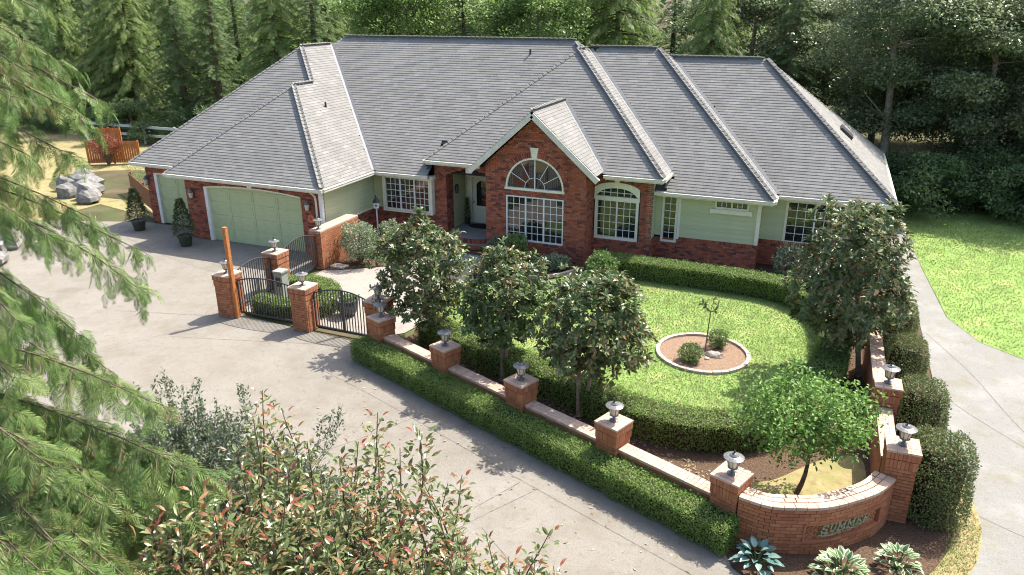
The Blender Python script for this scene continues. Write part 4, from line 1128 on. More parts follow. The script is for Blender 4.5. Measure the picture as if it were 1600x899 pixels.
# scroll flourish below the word
fl = MB(); sc_ = S0 + .83
def flour(f, t0, t1, n, r):
    bent_stroke(fl, [f(t) for t in np.linspace(t0, t1, n)], r)
flour(lambda t: (sc_ - .12 - .38 * t, .42 - .035 * math.sin(t * 3.1) - .02 * t), 0, 1, 9, .010)
flour(lambda t: (sc_ + .12 + .42 * t, .42 - .03 * math.sin(t * 3.1) + .10 * t * t), 0, 1, 9, .010)
for s_ in (-1, 1):
    flour(lambda t: (sc_ + s_ * (.10 - (.07 * (1 - t)) * math.cos(t * 9)), .40 + (.05 * (1 - t)) * math.sin(t * 9)), 0, .9, 16, .009)
for (ds, dz) in ((-.52, .40), (-.46, .38), (-.40, .42), (.54, .52), (.48, .48)):
    p, T, Nn = sgn_at(sc_ + ds); fl.box(p + Nn * -.02 + Zv * dz, (.035, .015, .018), ((T + .4 * Zv) / np.linalg.norm(T + .4 * Zv), Nn, np.cross((T + .4 * Zv) / np.linalg.norm(T + .4 * Zv), Nn)))
fl.build('scroll_ornament', M['bronze'], spanel)

# ---- iron gates
def gate(p0, p1, z0, hl, hm, hr, label, double=False, bars=None):
    p0, p1 = np.array([*p0, 0.0]), np.array([*p1, 0.0]); U = p1 - p0; L = np.linalg.norm(U); U /= L
    th = thing('iron_gate', label, 'gate', tuple((p0 + p1) / 2), 'black iron gates of the courtyard')
    top = lambda t: hl * (1 - t) + hr * t + (hm - (hl + hr) / 2) * 4 * t * (1 - t)
    n = bars or int(L / .105)
    for k in range(n + 1):
        t = k / n; p = p0 + U * L * t; b = MB(); r = .012
        b.box(p + Zv * (z0 + top(t)) / 2, (r, r, (top(t) - z0) / 2), (U, np.cross(Zv, U), Zv)); b.build('bar', M['iron'], th)
    for dz, nm in ((0, 'top_rail'), (-.13, 'mid_rail')):
        if nm == 'mid_rail': continue
        b = MB(); b.tube([p0 + U * L * t + Zv * (top(t) + dz) for t in np.linspace(0, 1, 15)], .022, n=6); b.build(nm, M['iron'], th)
    b = MB(); b.box((p0 + p1) / 2 + Zv * (z0 + .02), (L / 2, .025, .03), (U, np.cross(Zv, U), Zv)); b.build('bottom_rail', M['iron'], th)
    sts = [0, 1] + ([.49, .51] if double else [])
    for t in sts:
        b = MB(); b.box(p0 + U * L * t + Zv * (z0 + top(t)) / 2, (.022, .022, (top(t) - z0) / 2), (U, np.cross(Zv, U), Zv)); b.build('stile', M['iron'], th)
gate((-17.0, 17.6), (-14.68, 17.6), .1, 1.22, 1.42, 1.26, 'arched iron gate between the post pillar and the middle gate pillar')
gate((-14.0, 17.6), (-11.88, 17.55), .1, 1.22, 1.46, 1.22, 'arched double leaf iron gate next to the hedge end', True)
gate((-17.38, 17.9), (-17.4, 19.66), .12, 1.30, 1.50, 1.30, 'arched iron gate from the post pillar back to the courtyard pillar')
gate((-17.42, 20.34), (-17.45, 22.36), .12, 1.32, 1.56, 1.32, 'arched iron gate between courtyard pillar and garage corner wall')
p = thing('wooden_post', 'tall square orange stained wooden post beside gate pillar', 'post', (-17.0, 17.42, 0))
b = MB(); b.box((-17.0, 17.38, 1.52), (.06, .06, 1.52)); b.build('post', M['wood_orange'], p)
b = MB(); b.box((-17.0, 17.38, 3.055), (.065, .065, .012)); b.build('post_cap', M['wood_orange'], p)

# ------------------------------------------------------------------ clipped hedges
def hedge_path(name, label, cat, pts, w, h, dens, leaf=.045, group=None, material='hedge', taper=.06, ends=True, rough=.03):
    P = np.asarray(pts, float); T = np.gradient(P, axis=0); T /= np.linalg.norm(T, axis=1)[:, None]; Nn = np.stack([-T[:, 1], T[:, 0]], 1)
    cen = P.mean(0); th = thing(name, label, cat, (P[0][0], P[0][1], 0), group)
    n = len(P); V, F = [], []
    i_ = .05
    for k in range(n):
        e = 0.05 * (1 if k == 0 else -1 if k == n - 1 else 0)
        for (o, z) in ((-w/2 + i_ + taper, .03), (-w/2 + i_, h - i_), (w/2 - i_, h - i_), (w/2 - i_ - taper, .03)):
            V.append((*(P[k] + Nn[k] * o + T[k] * e), z))
    for k in range(n - 1):
        a, b = k * 4, k * 4 + 4; F += [(a, a+1, b+1, b), (a+1, a+2, b+2, b+1), (a+2, a+3, b+3, b+2)]
    F += [(3, 2, 1, 0), ((n-1)*4, (n-1)*4+1, (n-1)*4+2, (n-1)*4+3)]
    obj_np('branches', V, F, M['core'], th)
    SL_ = np.concatenate([[0], np.cumsum(np.linalg.norm(np.diff(P, axis=0), axis=1))]); L = SL_[-1]
    def sample(m, face):
        s = rs.random(m) * L
        if face == 'e0': s = np.abs(rs.normal(0, .02, m))
        if face == 'e1': s = L - np.abs(rs.normal(0, .02, m))
        i = np.clip(np.searchsorted(SL_, s) - 1, 0, n - 2); f = ((s - SL_[i]) / (SL_[i+1] - SL_[i]))[:, None]
        p = P[i] * (1 - f) + P[i+1] * f; t = T[i] * (1 - f) + T[i+1] * f; nn = np.stack([-t[:, 1], t[:, 0]], 1)
        bumpy = rough * (np.sin(s * 3.1) + np.sin(s * 7.7 + 1.3) + np.sin(s * 13.1)) / 3
        if face == 'top':
            o = (rs.random(m) - .5) * w; z = h + bumpy * .7 + rs.normal(-.012, .022, m) - .05 * (np.abs(o) / (w/2)) ** 6; N3 = np.c_[nn * 0, np.ones(m)]
        elif face in ('l', 'r'):
            sg = -1 if face == 'l' else 1; z = rs.random(m) ** .9 * h; o = sg * (w/2 - taper * (1 - z / h) + bumpy + rs.normal(-.012, .024, m)); N3 = np.c_[nn * sg, np.zeros(m) + .25]
        else:
            sg = -1 if face == 'e0' else 1; o = (rs.random(m) - .5) * w; z = rs.random(m) * h; N3 = np.c_[t * sg, np.zeros(m) + .2]
        return np.c_[p + nn * o[:, None], z], N3
    Ps, Ns = [], []
    for face, area in (('top', L * w), ('l', L * h), ('r', L * h)) + ((('e0', w * h), ('e1', w * h)) if ends else ()):
        a, b = sample(int(area * dens), face); Ps.append(a); Ns.append(b)
    Pp = np.concatenate(Ps); N3 = np.concatenate(Ns); m = len(Pp)
    Pp = Pp + N3 * np.where(rs.random(m) < .05, rs.exponential(.035, m), 0)[:, None]      # stray shoots
    D = rand_unit(m) + N3 * .35; Nl = N3 + rand_unit(m) * .55
    leafcloud('leaves', Pp, D, Nl, rs.uniform(.7, 1.3, m) * leaf, rs.uniform(.45, .7, m) * leaf, M[material], th, fold=.15)
    return th
a = ROW0 + RN * .50 + (-RD) * .36; b_ = ROW1 + RN * .50 + RD * .45
hp = np.array([a + (b_ - a) * t for t in np.linspace(0, 1, 30)])
hedge_path('clipped_hedge', 'long low clipped hedge along the driveway in front of the brick wall', 'hedge', hp, .64, .62, 2600, .042)
hedge_path('clipped_hedge', 'curved clipped hedge enclosing the round front lawn', 'hedge', HC, .85, .74, 1500, .048)
hedge_path('clipped_hedge', 'small clipped hedge inside the courtyard behind the iron gate', 'hedge', catmull([(-16.75, 18.1), (-15.6, 18.05), (-14.75, 18.3), (-14.5, 19.0), (-15.1, 19.9), (-16.3, 20.25), (-16.9, 19.9)], 5), .62, .55, 1700, .045)

def clipped_shrub(cx, cy, rx, ry, h, label, dens=1500, material='hedge2'):
    th = thing('clipped_shrub', label, 'shrub', (cx, cy, 0), 'square clipped shrubs outside the side wall')
    m = int((2 * math.pi * max(rx, ry) * h + math.pi * rx * ry) * dens)
    d = rand_unit(m); e = 7.0      # superellipsoid surface: a rounded block
    k = (np.abs(d[:, 0]) ** e + np.abs(d[:, 1]) ** e + np.abs(d[:, 2]) ** e) ** (-1 / e)
    q = d * k[:, None]; P = q * np.array([rx, ry, h / 2]) * rs.normal(.985, .035, m)[:, None] + np.array([cx, cy, h / 2 + .02])
    P += (np.sin(P[:, :1] * 7 + P[:, 2:] * 5) * .02) * d
    g3 = np.sign(q) * np.abs(q) ** (e - 1); g3 /= np.linalg.norm(g3, axis=1)[:, None]
    leafcloud('leaves', P, rand_unit(m) + g3 * .7, g3 + rand_unit(m) * .7, rs.uniform(.035, .065, m), rs.uniform(.02, .035, m), M[material], th, fold=.15)
    b = MB(); b.lathe((cx, cy, 0), [(rx * .75, .08), (rx * .86, h * .3), (rx * .86, h * .75), (rx * .7, h * .9)], 14); b.build('branches', M['core'], th)
clipped_shrub(2.98, 14.75, .50, .66, 1.62, 'dark square clipped shrub nearest the tall sign pillar')
clipped_shrub(2.85, 17.35, .47, .62, 1.55, 'dark square clipped shrub second from the tall sign pillar')
clipped_shrub(2.72, 20.2, .45, .60, 1.42, 'dark square clipped shrub third from the tall sign pillar')
clipped_shrub(2.72, 22.9, .42, .60, 1.4, 'dark square clipped shrub under the large side magnolia')

# ------------------------------------------------------------------ trees of the garden
def skeleton(base, top, tips, r0, n_fork=4, lean=.15):
    """list of tubes: trunk base->top and a limb to each tip"""
    base, top = np.asarray(base, float), np.asarray(top, float); tubes = []
    tr = curve_pts(base, top, 0, 7, bend=(rs.normal(0, lean * .3), rs.normal(0, lean * .3), 0)); tubes.append((tr, r0, r0 * .35))
    forks = []
    for k in range(n_fork):
        i = rs.integers(2, 6); a = rs.uniform(0, 2 * math.pi)
        forks.append(tr[i])
    for t in tips:
        cand = np.array(forks + [tr[-1], tr[4]]); cand = cand[cand[:, 2] < t[2] + .1] if (cand[:, 2] < t[2] + .1).any() else cand
        f = cand[np.argmin(np.linalg.norm(cand - t, axis=1) + rs.random(len(cand)) * .3)]
        tubes.append((curve_pts(f, t, rs.uniform(-.05, .15) * np.linalg.norm(t - f), 5), r0 * .30, r0 * .06))
    return tubes

def magnolia(base, cz, rx, ry, rz, top, label, n_ros=260, leaf=.17, off=(0, 0), stems=1):
    th = thing('magnolia_tree', label, 'tree', (base[0], base[1], 0), 'evergreen magnolia trees in the front garden')
    C = np.array([base[0] + off[0], base[1] + off[1], cz])
    d = rand_unit(n_ros * 3); r = rs.uniform(.35, 1.0, len(d)) ** .6
    lump = 1 + .16 * np.sin(d[:, 0] * 5 + base[0]) * np.cos(d[:, 1] * 4.3 + base[1]) + .12 * np.sin(d[:, 2] * 7 + base[0] * 2)
    P = C + d * r[:, None] * lump[:, None] * np.array([rx, ry, rz])
    P[:, :2] = C[:2] + (P[:, :2] - C[:2]) * (1 - .25 * np.clip((P[:, 2] - cz) / rz, 0, 1)[:, None])
    P = P[P[:, 2] > cz - rz * (.62 + .25 * rs.random(len(P)))]
    P = P[:n_ros]
    tips = P[rs.choice(len(P), 46, replace=False)]
    tubes = []
    for k in range(stems):
        bb = np.array([base[0] + .06 * k, base[1] + .05 * k, 0]); tp = C + np.array([(k - (stems-1)/2) * .35, 0, rz * .35])
        tubes += skeleton(bb, tp, tips[k::stems], .075 / math.sqrt(stems) + .01)
    V, F = many_tubes(tubes, 6); obj_np('trunk', V, F, M['bark_pale'], th, smooth=True)
    n = len(P); per = 10; m = n * per
    out = (P - C) / np.array([rx, ry, rz]); out /= np.linalg.norm(out, axis=1)[:, None] + 1e-6
    ax = out * .8 + np.array([0, 0, .7]) + rs.normal(0, .25, (n, 3)); ax /= np.linalg.norm(ax, axis=1)[:, None]
    A = np.repeat(ax, per, 0); rad = rand_unit(m); rad -= A * np.sum(rad * A, 1)[:, None]; rad /= np.linalg.norm(rad, axis=1)[:, None]
    D = rad * rs.uniform(.6, 1.1, m)[:, None] + A * rs.uniform(.1, .8, m)[:, None]
    Nl = A + rs.normal(0, .25, (m, 3))
    Pb = np.repeat(P, per, 0) - A * (rs.random(m) * .14)[:, None] + rad * .015
    rn = (rs.random(m) * .72); new = np.repeat((out[:, 2] > .25) & (rs.random(n) < .3), per); rn[new] = rs.uniform(.72, .95, new.sum())
    leafcloud('crown', Pb, D, Nl, rs.uniform(.75, 1.25, m) * leaf, rs.uniform(.36, .48, m) * leaf, M['magnolia'], th, fold=.12, simple=False, rnd=rn)
    return th
magnolia((-9.95, 17.85), 2.35, 1.55, 1.4, 1.75, 4.1, 'magnolia tree nearest the gate, rooted behind the second wall pillar', 620, off=(-.45, .2), stems=2)
magnolia((-7.23, 16.65), 2.40, 1.3, 1.25, 1.6, 4.0, 'magnolia tree behind the third wall pillar, in the middle of three', 540, off=(.05, .1), stems=2)
magnolia((-4.74, 15.66), 2.45, 1.55, 1.35, 1.45, 3.9, 'magnolia tree behind the fourth wall pillar, furthest of three from gate', 620, off=(.2, .1), stems=2)
magnolia((1.72, 20.6), 2.75, 1.62, 1.5, 2.35, 5.0, 'largest magnolia tree by the side wall near the right window', 940, off=(-.6, .0))

dw = thing('dogwood_tree', 'small bright green spreading tree planted behind the curved sign wall', 'tree', (.45, 14.4, 0))
C = np.array([.43, 14.45, 1.85]); d = rand_unit(700); P = C + d * (rs.uniform(.3, 1, 700) ** .5)[:, None] * np.array([1.28, 1.05, .80]) * (1 + .34 * np.sin(d[:, :1] * 6) * np.cos(d[:, 1:2] * 5 + 1))
P = P[P[:, 2] > 1.15 - .1 * rs.random(len(P))]
tips = P[rs.choice(len(P), 40, replace=False)]
V, F = many_tubes(skeleton((.45, 14.4, 0), (.48, 14.42, 1.5), tips, .06), 6); obj_np('trunk', V, F, M['bark'], dw, smooth=True)
Pb = np.repeat(P, 8, 0) + rs.normal(0, .09, (len(P) * 8, 3)); m = len(Pb)
leafcloud('crown', Pb, rand_unit(m) * .8 + np.array([0, 0, -.25]), rand_unit(m) * .6 + np.array([0, 0, 1.]), rs.uniform(.07, .125, m), rs.uniform(.04, .065, m), M['dogwood'], dw, fold=.12, simple=False)

# round bed with stone edging in the lawn
bed = sheet('round_bed', [(-2.47 + 1.24 * math.cos(a), 20.42 + 1.24 * math.sin(a)) for a in np.linspace(0, 2 * math.pi, 40, endpoint=False)], 0.012, M['bark_bed'])
for k in range(34):
    a = 2 * math.pi * k / 34; U = np.array([-math.sin(a), math.cos(a), 0]); Nn = np.array([math.cos(a), math.sin(a), 0])
    place_box('edging_stone', np.array([-2.47, 20.42, .035]) + Nn * 1.29, (.108, .055, .045 + rs.uniform(-.004, .004)), (U, Nn, Zv), M['curb'], bed)
sp = thing('magnolia_sapling', 'thin bare-stemmed sapling with few leaves in the round bed', 'tree', (-2.42, 20.55, 0))
V, F = many_tubes([(curve_pts((-2.42, 20.55, 0), (-2.36, 20.5, 1.35), 0, 6), .02, .014)] + [(curve_pts((-2.36, 20.5, 1.3), (-2.36 + dx, 20.5 + dy, 1.3 + dz), .0, 4), .01, .006) for dx, dy, dz in ((-.22, .05, .2), (.2, .0, .22), (.02, .1, .32), (.12, -.15, .12))], 6); obj_np('trunk', V, F, M['bark'], sp)
tp = np.array([(-2.58, 20.55, 1.5), (-2.16, 20.5, 1.52), (-2.34, 20.6, 1.62), (-2.24, 20.35, 1.42), (-2.5, 20.5, 1.42)]); Pb = np.repeat(tp, 5, 0); m = len(Pb)
leafcloud('crown', Pb, rand_unit(m) + np.array([0, 0, .3]), rand_unit(m) + np.array([0, 0, 1]), rs.uniform(.15, .22, m), .08, M['magnolia'], sp, fold=.1, simple=False)

def round_shrub(name, label, cx, cy, rx, ry, h, material, n, leaf, group=None, cat='shrub', z0=0.0, trunk=.0, lump=.18, flowers=None, fw=.55, parent=None):
    th = thing(name, label, cat, (cx, cy, z0), group)
    C = np.array([cx, cy, z0 + trunk + (h - trunk) / 2]); d = rand_unit(n); r = rs.uniform(.4, 1, n) ** .45
    ph = rs.uniform(0, 6, 3)
    P = C + d * r[:, None] * np.array([rx, ry, (h - trunk) / 2]) * (1 + lump * np.sin(d[:, :1] * 5 + ph[0]) * np.cos(d[:, 1:2] * 6 + ph[1]) + lump * .6 * np.sin(d[:, 2:] * 8 + ph[2]))
    P[:, 2] = np.maximum(P[:, 2], z0 + .04)
    tips = P[rs.choice(n, 26, replace=False)]; tubes = [(curve_pts((cx + rs.normal(0, .03), cy + rs.normal(0, .03), z0), t, .1, 5), .014 + .012 * h, .004) for t in tips]
    V, F = many_tubes(tubes, 5); obj_np('stems', V, F, M['bark'], th)
    leafcloud('foliage', P, d * .6 + rand_unit(n) * .7 + np.array([0, 0, .25]), d + rand_unit(n) * .7 + np.array([0, 0, .4]), rs.uniform(.7, 1.3, n) * leaf, rs.uniform(.8, 1.2, n) * leaf * fw, M[material], th, fold=.12)
    if flowers:
        mt, k, sz = flowers; i = rs.choice(np.where(d[:, 2] > -.2)[0], k); Q = C + d[i] * np.array([rx, ry, (h - trunk) / 2]) * 1.03
        Q = np.repeat(Q, 14, 0) + rs.normal(0, sz * .45, (k * 14, 3)); q = len(Q)
        leafcloud('blossoms', Q, rand_unit(q), rand_unit(q), sz * .7, sz * .5, M[mt], th)
    return th
round_shrub('small_shrub', 'small round green shrub at the rim of the round bed', -2.72, 19.75, .33, .33, .55, 'shrub', 1500, .06)
round_shrub('small_shrub', 'small upright shrub beside the sapling in the round bed', -2.12, 21.0, .30, .30, .6, 'shrub', 1300, .06)
def boulder(name, label, cx, cy, sx, sy, sz, material='rock', group=None, cat='rock', z0=0):
    u = np.linspace(0, math.pi, 8); v = np.linspace(0, 2 * math.pi, 11)[:-1]; ph = rs.uniform(0, 6, 4)
    V, F = [], []
    for a in u:
        for b in v:
            dd = np.array([math.sin(a) * math.cos(b), math.sin(a) * math.sin(b), math.cos(a)])
            k = 1 + .16 * math.sin(dd[0] * 4 + ph[0]) + .14 * math.sin(dd[1] * 5 + ph[1]) + .12 * math.sin(dd[2] * 4 + ph[2]); V.append(dd * k * np.array([sx, sy, sz]) + np.array([cx, cy, z0 + sz * .55]))
    for i in range(7):
        for j in range(10): F.append((i*10+j, (i+1)*10+j, (i+1)*10+(j+1) % 10, i*10+(j+1) % 10))
    o = obj_np(name, V, F, M[material], None, at=(cx, cy, z0)); tag(o, label, cat, group); return o
boulder('small_rock', 'two-lobed pale stone lying by the sapling', -2.12, 20.35, .22, .13, .10, 'curb')
boulder('small_rock', 'fist sized pale stone in the round bed', -2.3, 20.1, .07, .06, .05, 'curb')

# shrubs along the house
round_shrub('white_edged_shrub', 'rounded white-edged variegated shrub beside the courtyard wall', -16.3, 23.55, .78, .72, 1.65, 'white_shrub', 5200, .075, trunk=.25)
round_shrub('weeping_shrub', 'small grey-green weeping shrub under the dining window', -15.9, 25.3, .5, .48, 1.35, 'white_shrub', 2400, .08, trunk=.35, lump=.3)
round_shrub('broad_shrub', 'leafy green shrub between the porch steps and the gable window', -10.6, 25.9, .45, .4, 1.25, 'shrub', 1900, .10)
round_shrub('broad_shrub', 'low blue-green shrub at the foot of the porch steps', -11.5, 26.1, .42, .38, .9, 'ceanothus', 1500, .09)
round_shrub('variegated_shrub', 'low cream-edged shrub in the bed below the gable window', -8.95, 25.85, .52, .42, .55, 'white_shrub', 1500, .11)
round_shrub('broad_shrub', 'bright green shrub standing before the hedge at the gable corner', -6.9, 25.1, .55, .5, 1.15, 'shrub', 2300, .10)
round_shrub('rhododendron', 'rhododendron with pink-red blossoms below the right wing window', -.6, 28.2, .6, .5, 1.25, 'white_shrub', 1500, .11, flowers=('pink', 6, .10))
boulder('small_rock', 'round white stone in the bed by the gable window', -9.75, 25.45, .15, .13, .12, 'curb')
# curved stone edging of the porch bed
eb = catmull([(-8.0, 26.1), (-8.6, 25.05), (-9.6, 24.4), (-10.8, 24.4)], 6)
edge = thing('bed_edging', 'curved stone edging of the bed below the gable window', 'edging', (-9.3, 24.6, 0))
for i in range(len(eb) - 1):
    a, b = eb[i], eb[i+1]; L = np.linalg.norm(b - a); U = np.array([*(b - a) / L, 0]); place_box('edging_stone', (*(a + b) / 2, .06), (L / 2 - .006, .07, .06), (U, np.cross(Zv, U), Zv), M['curb'], edge)
# bird house on its post
bh = thing('bird_house', 'white bird house with dark pointed roof on a post', 'bird house', (-17.35, 26.55, 0))
b = MB(); b.tube([(-17.35, 26.55, 0), (-17.35, 26.55, 1.42)], .03, n=6); b.build('post', M['white'], bh)
b = MB(); b.lathe((-17.35, 26.55, 1.42), [(.12, 0), (.13, .02), (.13, .26), (.12, .28)], 6); b.build('box', M['white'], bh)
b = MB(); b.lathe((-17.35, 26.55, 1.68), [(.18, 0), (.05, .2), (.01, .32)], 6); b.build('roof', M['dark'], bh)
b = MB(); b.box((-17.29, 26.43, 1.56), (.035, .01, .04)); b.build('entrance_hole', M['dark'], bh)
# potted conifers by the garage, urn, plaque, pedestal
def potted(cx, cy, h, label):
    th = thing('potted_conifer', label, 'potted plant', (cx, cy, 0), 'potted conifers by the garage doors')
    b = MB(); b.lathe((cx, cy, 0), [(.22, 0.001), (.30, .40), (.33, .41), (.33, .46), (.28, .46), (.27, .42)], 16); b.build('pot', M['pot'], th)
    n = 2600; z = rs.random(n) ** .8; r = (.40 * (1 - z) ** .75 + .04) * rs.uniform(.45, 1.05, n) ** .5 * (1 + .15 * np.sin(z * 40)); a = rs.uniform(0, 2 * math.pi, n)
    P = np.c_[cx + r * np.cos(a), cy + r * np.sin(a), .48 + z * (h - .5)]; o = np.c_[np.cos(a), np.sin(a), np.full(n, .35)]
    leafcloud('foliage', P, o + rand_unit(n) * .6, rand_unit(n), rs.uniform(.07, .13, n), rs.uniform(.025, .045, n), M['potgreen'], th)
    b = MB(); b.tube([(cx, cy, .4), (cx, cy, h * .8)], .03, .008); b.build('stem', M['bark'], th)
potted(-28.25, 23.75, 1.95, 'potted conifer beside the single garage door at the house corner')
potted(-24.5, 22.75, 2.05, 'potted conifer between the single and the double garage door')
ur = thing('planter_urn', 'dark round glazed planter behind the double iron gate', 'planter', (-13.75, 18.95, 0))
b = MB(); b.lathe((-13.75, 18.95, 0), [(.2, 0.001), (.32, .18), (.36, .42), (.33, .50), (.38, .53), (.38, .57), (.30, .57), (.28, .45)], 16); b.build('pot', M['potblue'], ur, smooth=False)
n = 260; leafcloud('foliage', np.c_[-13.75 + rs.normal(0, .13, n), 18.95 + rs.normal(0, .13, n), .55 + rs.random(n) * .12], rand_unit(n) + np.array([0, 0, .6]), rand_unit(n), .12, .05, M['shrub'], ur)
pdz = thing('stone_pedestal', 'short grey stone pedestal standing in the courtyard hedge', 'pedestal', (-16.95, 19.2, 0))
b = MB(); b.box((-16.75, 19.4, .48), (.17, .17, .48)); b.build('shaft', M['stonebox'], pdz)
b = MB(); b.box((-16.75, 19.4, .99), (.20, .20, .03)); b.build('cap', M['stonebox'], pdz)
b = MB(); b.box((-16.75, 19.225, .62), (.10, .012, .16)); b.build('inset', M['dark'], pdz)
pq = thing('round_plaque', 'round orange-red plaque on the brick beside the double garage door', 'plaque', (-18.62, 23.74, 1.5))
b = MB(); n = 20; b.add([(-18.62 + .17 * math.cos(2*math.pi*i/n), y, 1.52 + .17 * math.sin(2*math.pi*i/n)) for y in (23.73, 23.77) for i in range(n)], [tuple(range(n))] + [((i+1) % n, i, n+i, n+(i+1) % n) for i in range(n)]); b.build('disc', M['plaque'], pq)
b = MB(); b.box((-18.62, 23.722, 1.52), (.02, .006, .09), (np.array([.8, 0, .6]), np.array([0, 1., 0]), np.array([-.6, 0, .8]))); b.build('mark', M['brick'], pq)
tpy = thing('porch_topiary', 'dark slim topiary plant in a pot beside the front door', 'potted plant', (-14.2, 29.0, .4))
b = MB(); b.lathe((-14.22, 29.0, .4), [(.1, .002), (.13, .25), (.14, .27)], 12); b.build('pot', M['dark'], tpy)
n = 700; z = rs.random(n); a = rs.uniform(0, 6.28, n); r = .15 * np.sqrt(rs.random(n)) * (1 - .6 * z); P = np.c_[-14.22 + r * np.cos(a), 29.0 + r * np.sin(a), .65 + z * .95]
leafcloud('foliage', P, rand_unit(n), rand_unit(n), .08, .03, M['potgreen'], tpy)
dm = thing('door_mat', 'dark oval door mat lying before the front door', 'mat', (-13.5, 28.9, .4))
b = MB(); b.prism([(-13.5 + .6 * math.cos(t), 28.9 + .35 * math.sin(t)) for t in np.linspace(0, 6.283, 20, endpoint=False)], .401, .415); b.build('pile', M['doormat'], dm)
ss = thing('stepping_stone', 'pale square stepping stone at the foot of the courtyard wall', 'stone', (-16.95, 22.9, 0))
b = MB(); b.box((-16.85, 22.9, .03), (.3, .2, .03)); b.build('slab', M['curb'], ss)

sp_ = thing('round_planter', 'low round stone planter where the side driveway ends', 'planter', (3.3, 36.6, 0))
b = MB(); b.lathe((3.3, 36.6, 0), [(.50, 0.0), (.50, .28), (.40, .28), (.38, .22)], 20); b.build('stone_ring', M['stonebox'], sp_)
for k in range(20):
    a = 2 * math.pi * (k + .5) / 20; U = np.array([-math.sin(a), math.cos(a), 0]); Nn = np.array([math.cos(a), math.sin(a), 0]); place_box('cap_stone', np.array([3.3, 36.6, .31]) + Nn * .47, (.070, .08, .03), (U, Nn, Zv), M['curb'], sp_)
n = 400; a = rs.uniform(0, 6.28, n); r = .36 * np.sqrt(rs.random(n)); leafcloud('foliage', np.c_[3.3 + r * np.cos(a), 36.6 + r * np.sin(a), .22 + rs.random(n) * .12], rand_unit(n) + np.array([0, 0, .5]), rand_unit(n), .12, .06, M['under'], sp_)
# hostas by the sign
def hosta(cx, cy, r, n, label, blue=False, leaf=.2):
    th = thing('hosta_plant', label, 'plant', (cx, cy, 0), 'hosta plants below the sign wall')
    for i in range(n):
        t = (i + .5) / n; ring = math.sqrt(t); a = i * 2.39996 + rs.normal(0, .15); L = leaf * rs.uniform(.75, 1.15); W = L * rs.uniform(.55, .68)
        el = 1.15 - 1.0 * ring + rs.normal(0, .1)
        o = np.array([math.cos(a), math.sin(a), 0]); base = np.array([cx, cy, .05]) + o * r * (ring * .75 + .08); base[2] = .10 + .26 * (1 - ring ** 2) * (r / .42) + .03 * rs.random()
        D = o * math.cos(el) + Zv * math.sin(el); S = np.cross(D, Zv); S /= np.linalg.norm(S); U = np.cross(S, D)
        prof = [(0, .06), (.12, .34), (.35, .5), (.6, .42), (.82, .22), (1, 0)]
        droop = lambda s: -U * L * .30 * s * s
        inner, outer, midl = [], [], []
        for (s, w_) in prof: 
            c = base + D * L * s + droop(s); midl.append(c - U * W * .05)
            inner.append((c - S * W * w_ * .62 + U * W * w_ * .22, c + S * W * w_ * .62 + U * W * w_ * .22)); outer.append((c - S * W * w_ + U * W * w_ * .30, c + S * W * w_ + U * W * w_ * .30))
        V = []; F = []; F2 = []
        for k in range(6): V += [outer[k][0], inner[k][0], midl[k], inner[k][1], outer[k][1]]
        for k in range(5):
            a0, b0 = k * 5, k * 5 + 5
            F += [(a0+1, a0+2, b0+2, b0+1), (a0+2, a0+3, b0+3, b0+2)]; F2 += [(a0, a0+1, b0+1, b0), (a0+3, a0+4, b0+4, b0+3)]
        off = np.array([cx, cy, 0]); me = bpy.data.meshes.new('leaf'); me.from_pydata([tuple(v - off) for v in V], [], F + F2)
        me.materials.append(M['hosta_blue'] if blue else M['hosta_green']); me.materials.append(M['hosta_blue'] if blue else M['hosta_cream'])
        for k in range(len(F), len(F) + len(F2)): me.polygons[k].material_index = 1
        me.polygons.foreach_set('use_smooth', np.ones(len(me.polygons), bool))
        link(bpy.data.objects.new('leaf', me), th)
        if i % 3 == 0:
            b = MB(); b.tube([(cx, cy, .0), tuple(base)], .008, n=4); b.build('stalk', M['hosta_green'], th)
hosta(-.12, 11.86, .36, 40, 'blue-green hosta between the hedge end and the sign wall', True, .20)
hosta(1.32, 12.0, .52, 90, 'largest cream-edged hosta directly below the sign letters', False, .17)
hosta(2.25, 12.72, .38, 54, 'smaller cream-edged hosta at the right foot of the sign wall', False, .16)

# ------------------------------------------------------------------ lawns: grass blades
def in_hedge_band(X, Y):
    d = np.full(len(X), 9.0)
    for k in range(0, len(HC)): d = np.minimum(d, np.hypot(X - HC[k][0], Y - HC[k][1]))
    return d < .45
def blades(name, poly, n, L, W, label, cond=None):
    poly = np.asarray(poly); lo, hi = poly.min(0), poly.max(0)
    X = rs.uniform(lo[0], hi[0], n * 2); Y = rs.uniform(lo[1], hi[1], n * 2); k = in_poly(X, Y, poly)
    if cond is not None: k &= cond(X, Y)
    X, Y = X[k], Y[k]; m = len(X)
    P = np.c_[X, Y, np.zeros(m)]
    # patches of drier turf
    dry = np.sin(X * 1.3 + 2) * np.cos(Y * 1.1) + np.sin(X * 3.1 + Y * 2.3) * .6
    r = np.where(dry + rs.normal(0, .5, m) > .75, rs.uniform(.45, .999, m), rs.uniform(0, .55, m))
    o = leafcloud(name, P, rand_unit(m) * .75 + np.array([0, 0, .8]), rand_unit(m), rs.uniform(.6, 1.3, m) * L, W, M['grass'], None, rnd=r)
    tag(o, label, 'grass'); return o
blades('lawn_grass', LAWN, 52000, .046, .021, 'short mown grass of the round front lawn',
       lambda X, Y: ~in_hedge_band(X, Y) & (np.hypot(X + 2.47, Y - 20.42) > 1.36))
blades('lawn_grass', RLAWN, 120000, .06, .027, 'mown grass of the lawn beside the side driveway', lambda X, Y: (X < 15) & (Y < 41))
blades('dry_grass', [(-44, 36), (-29.2, 26), (-29.2, 38), (-44, 42)], 12000, .10, .03, 'dry yellow grass beyond the garage corner')
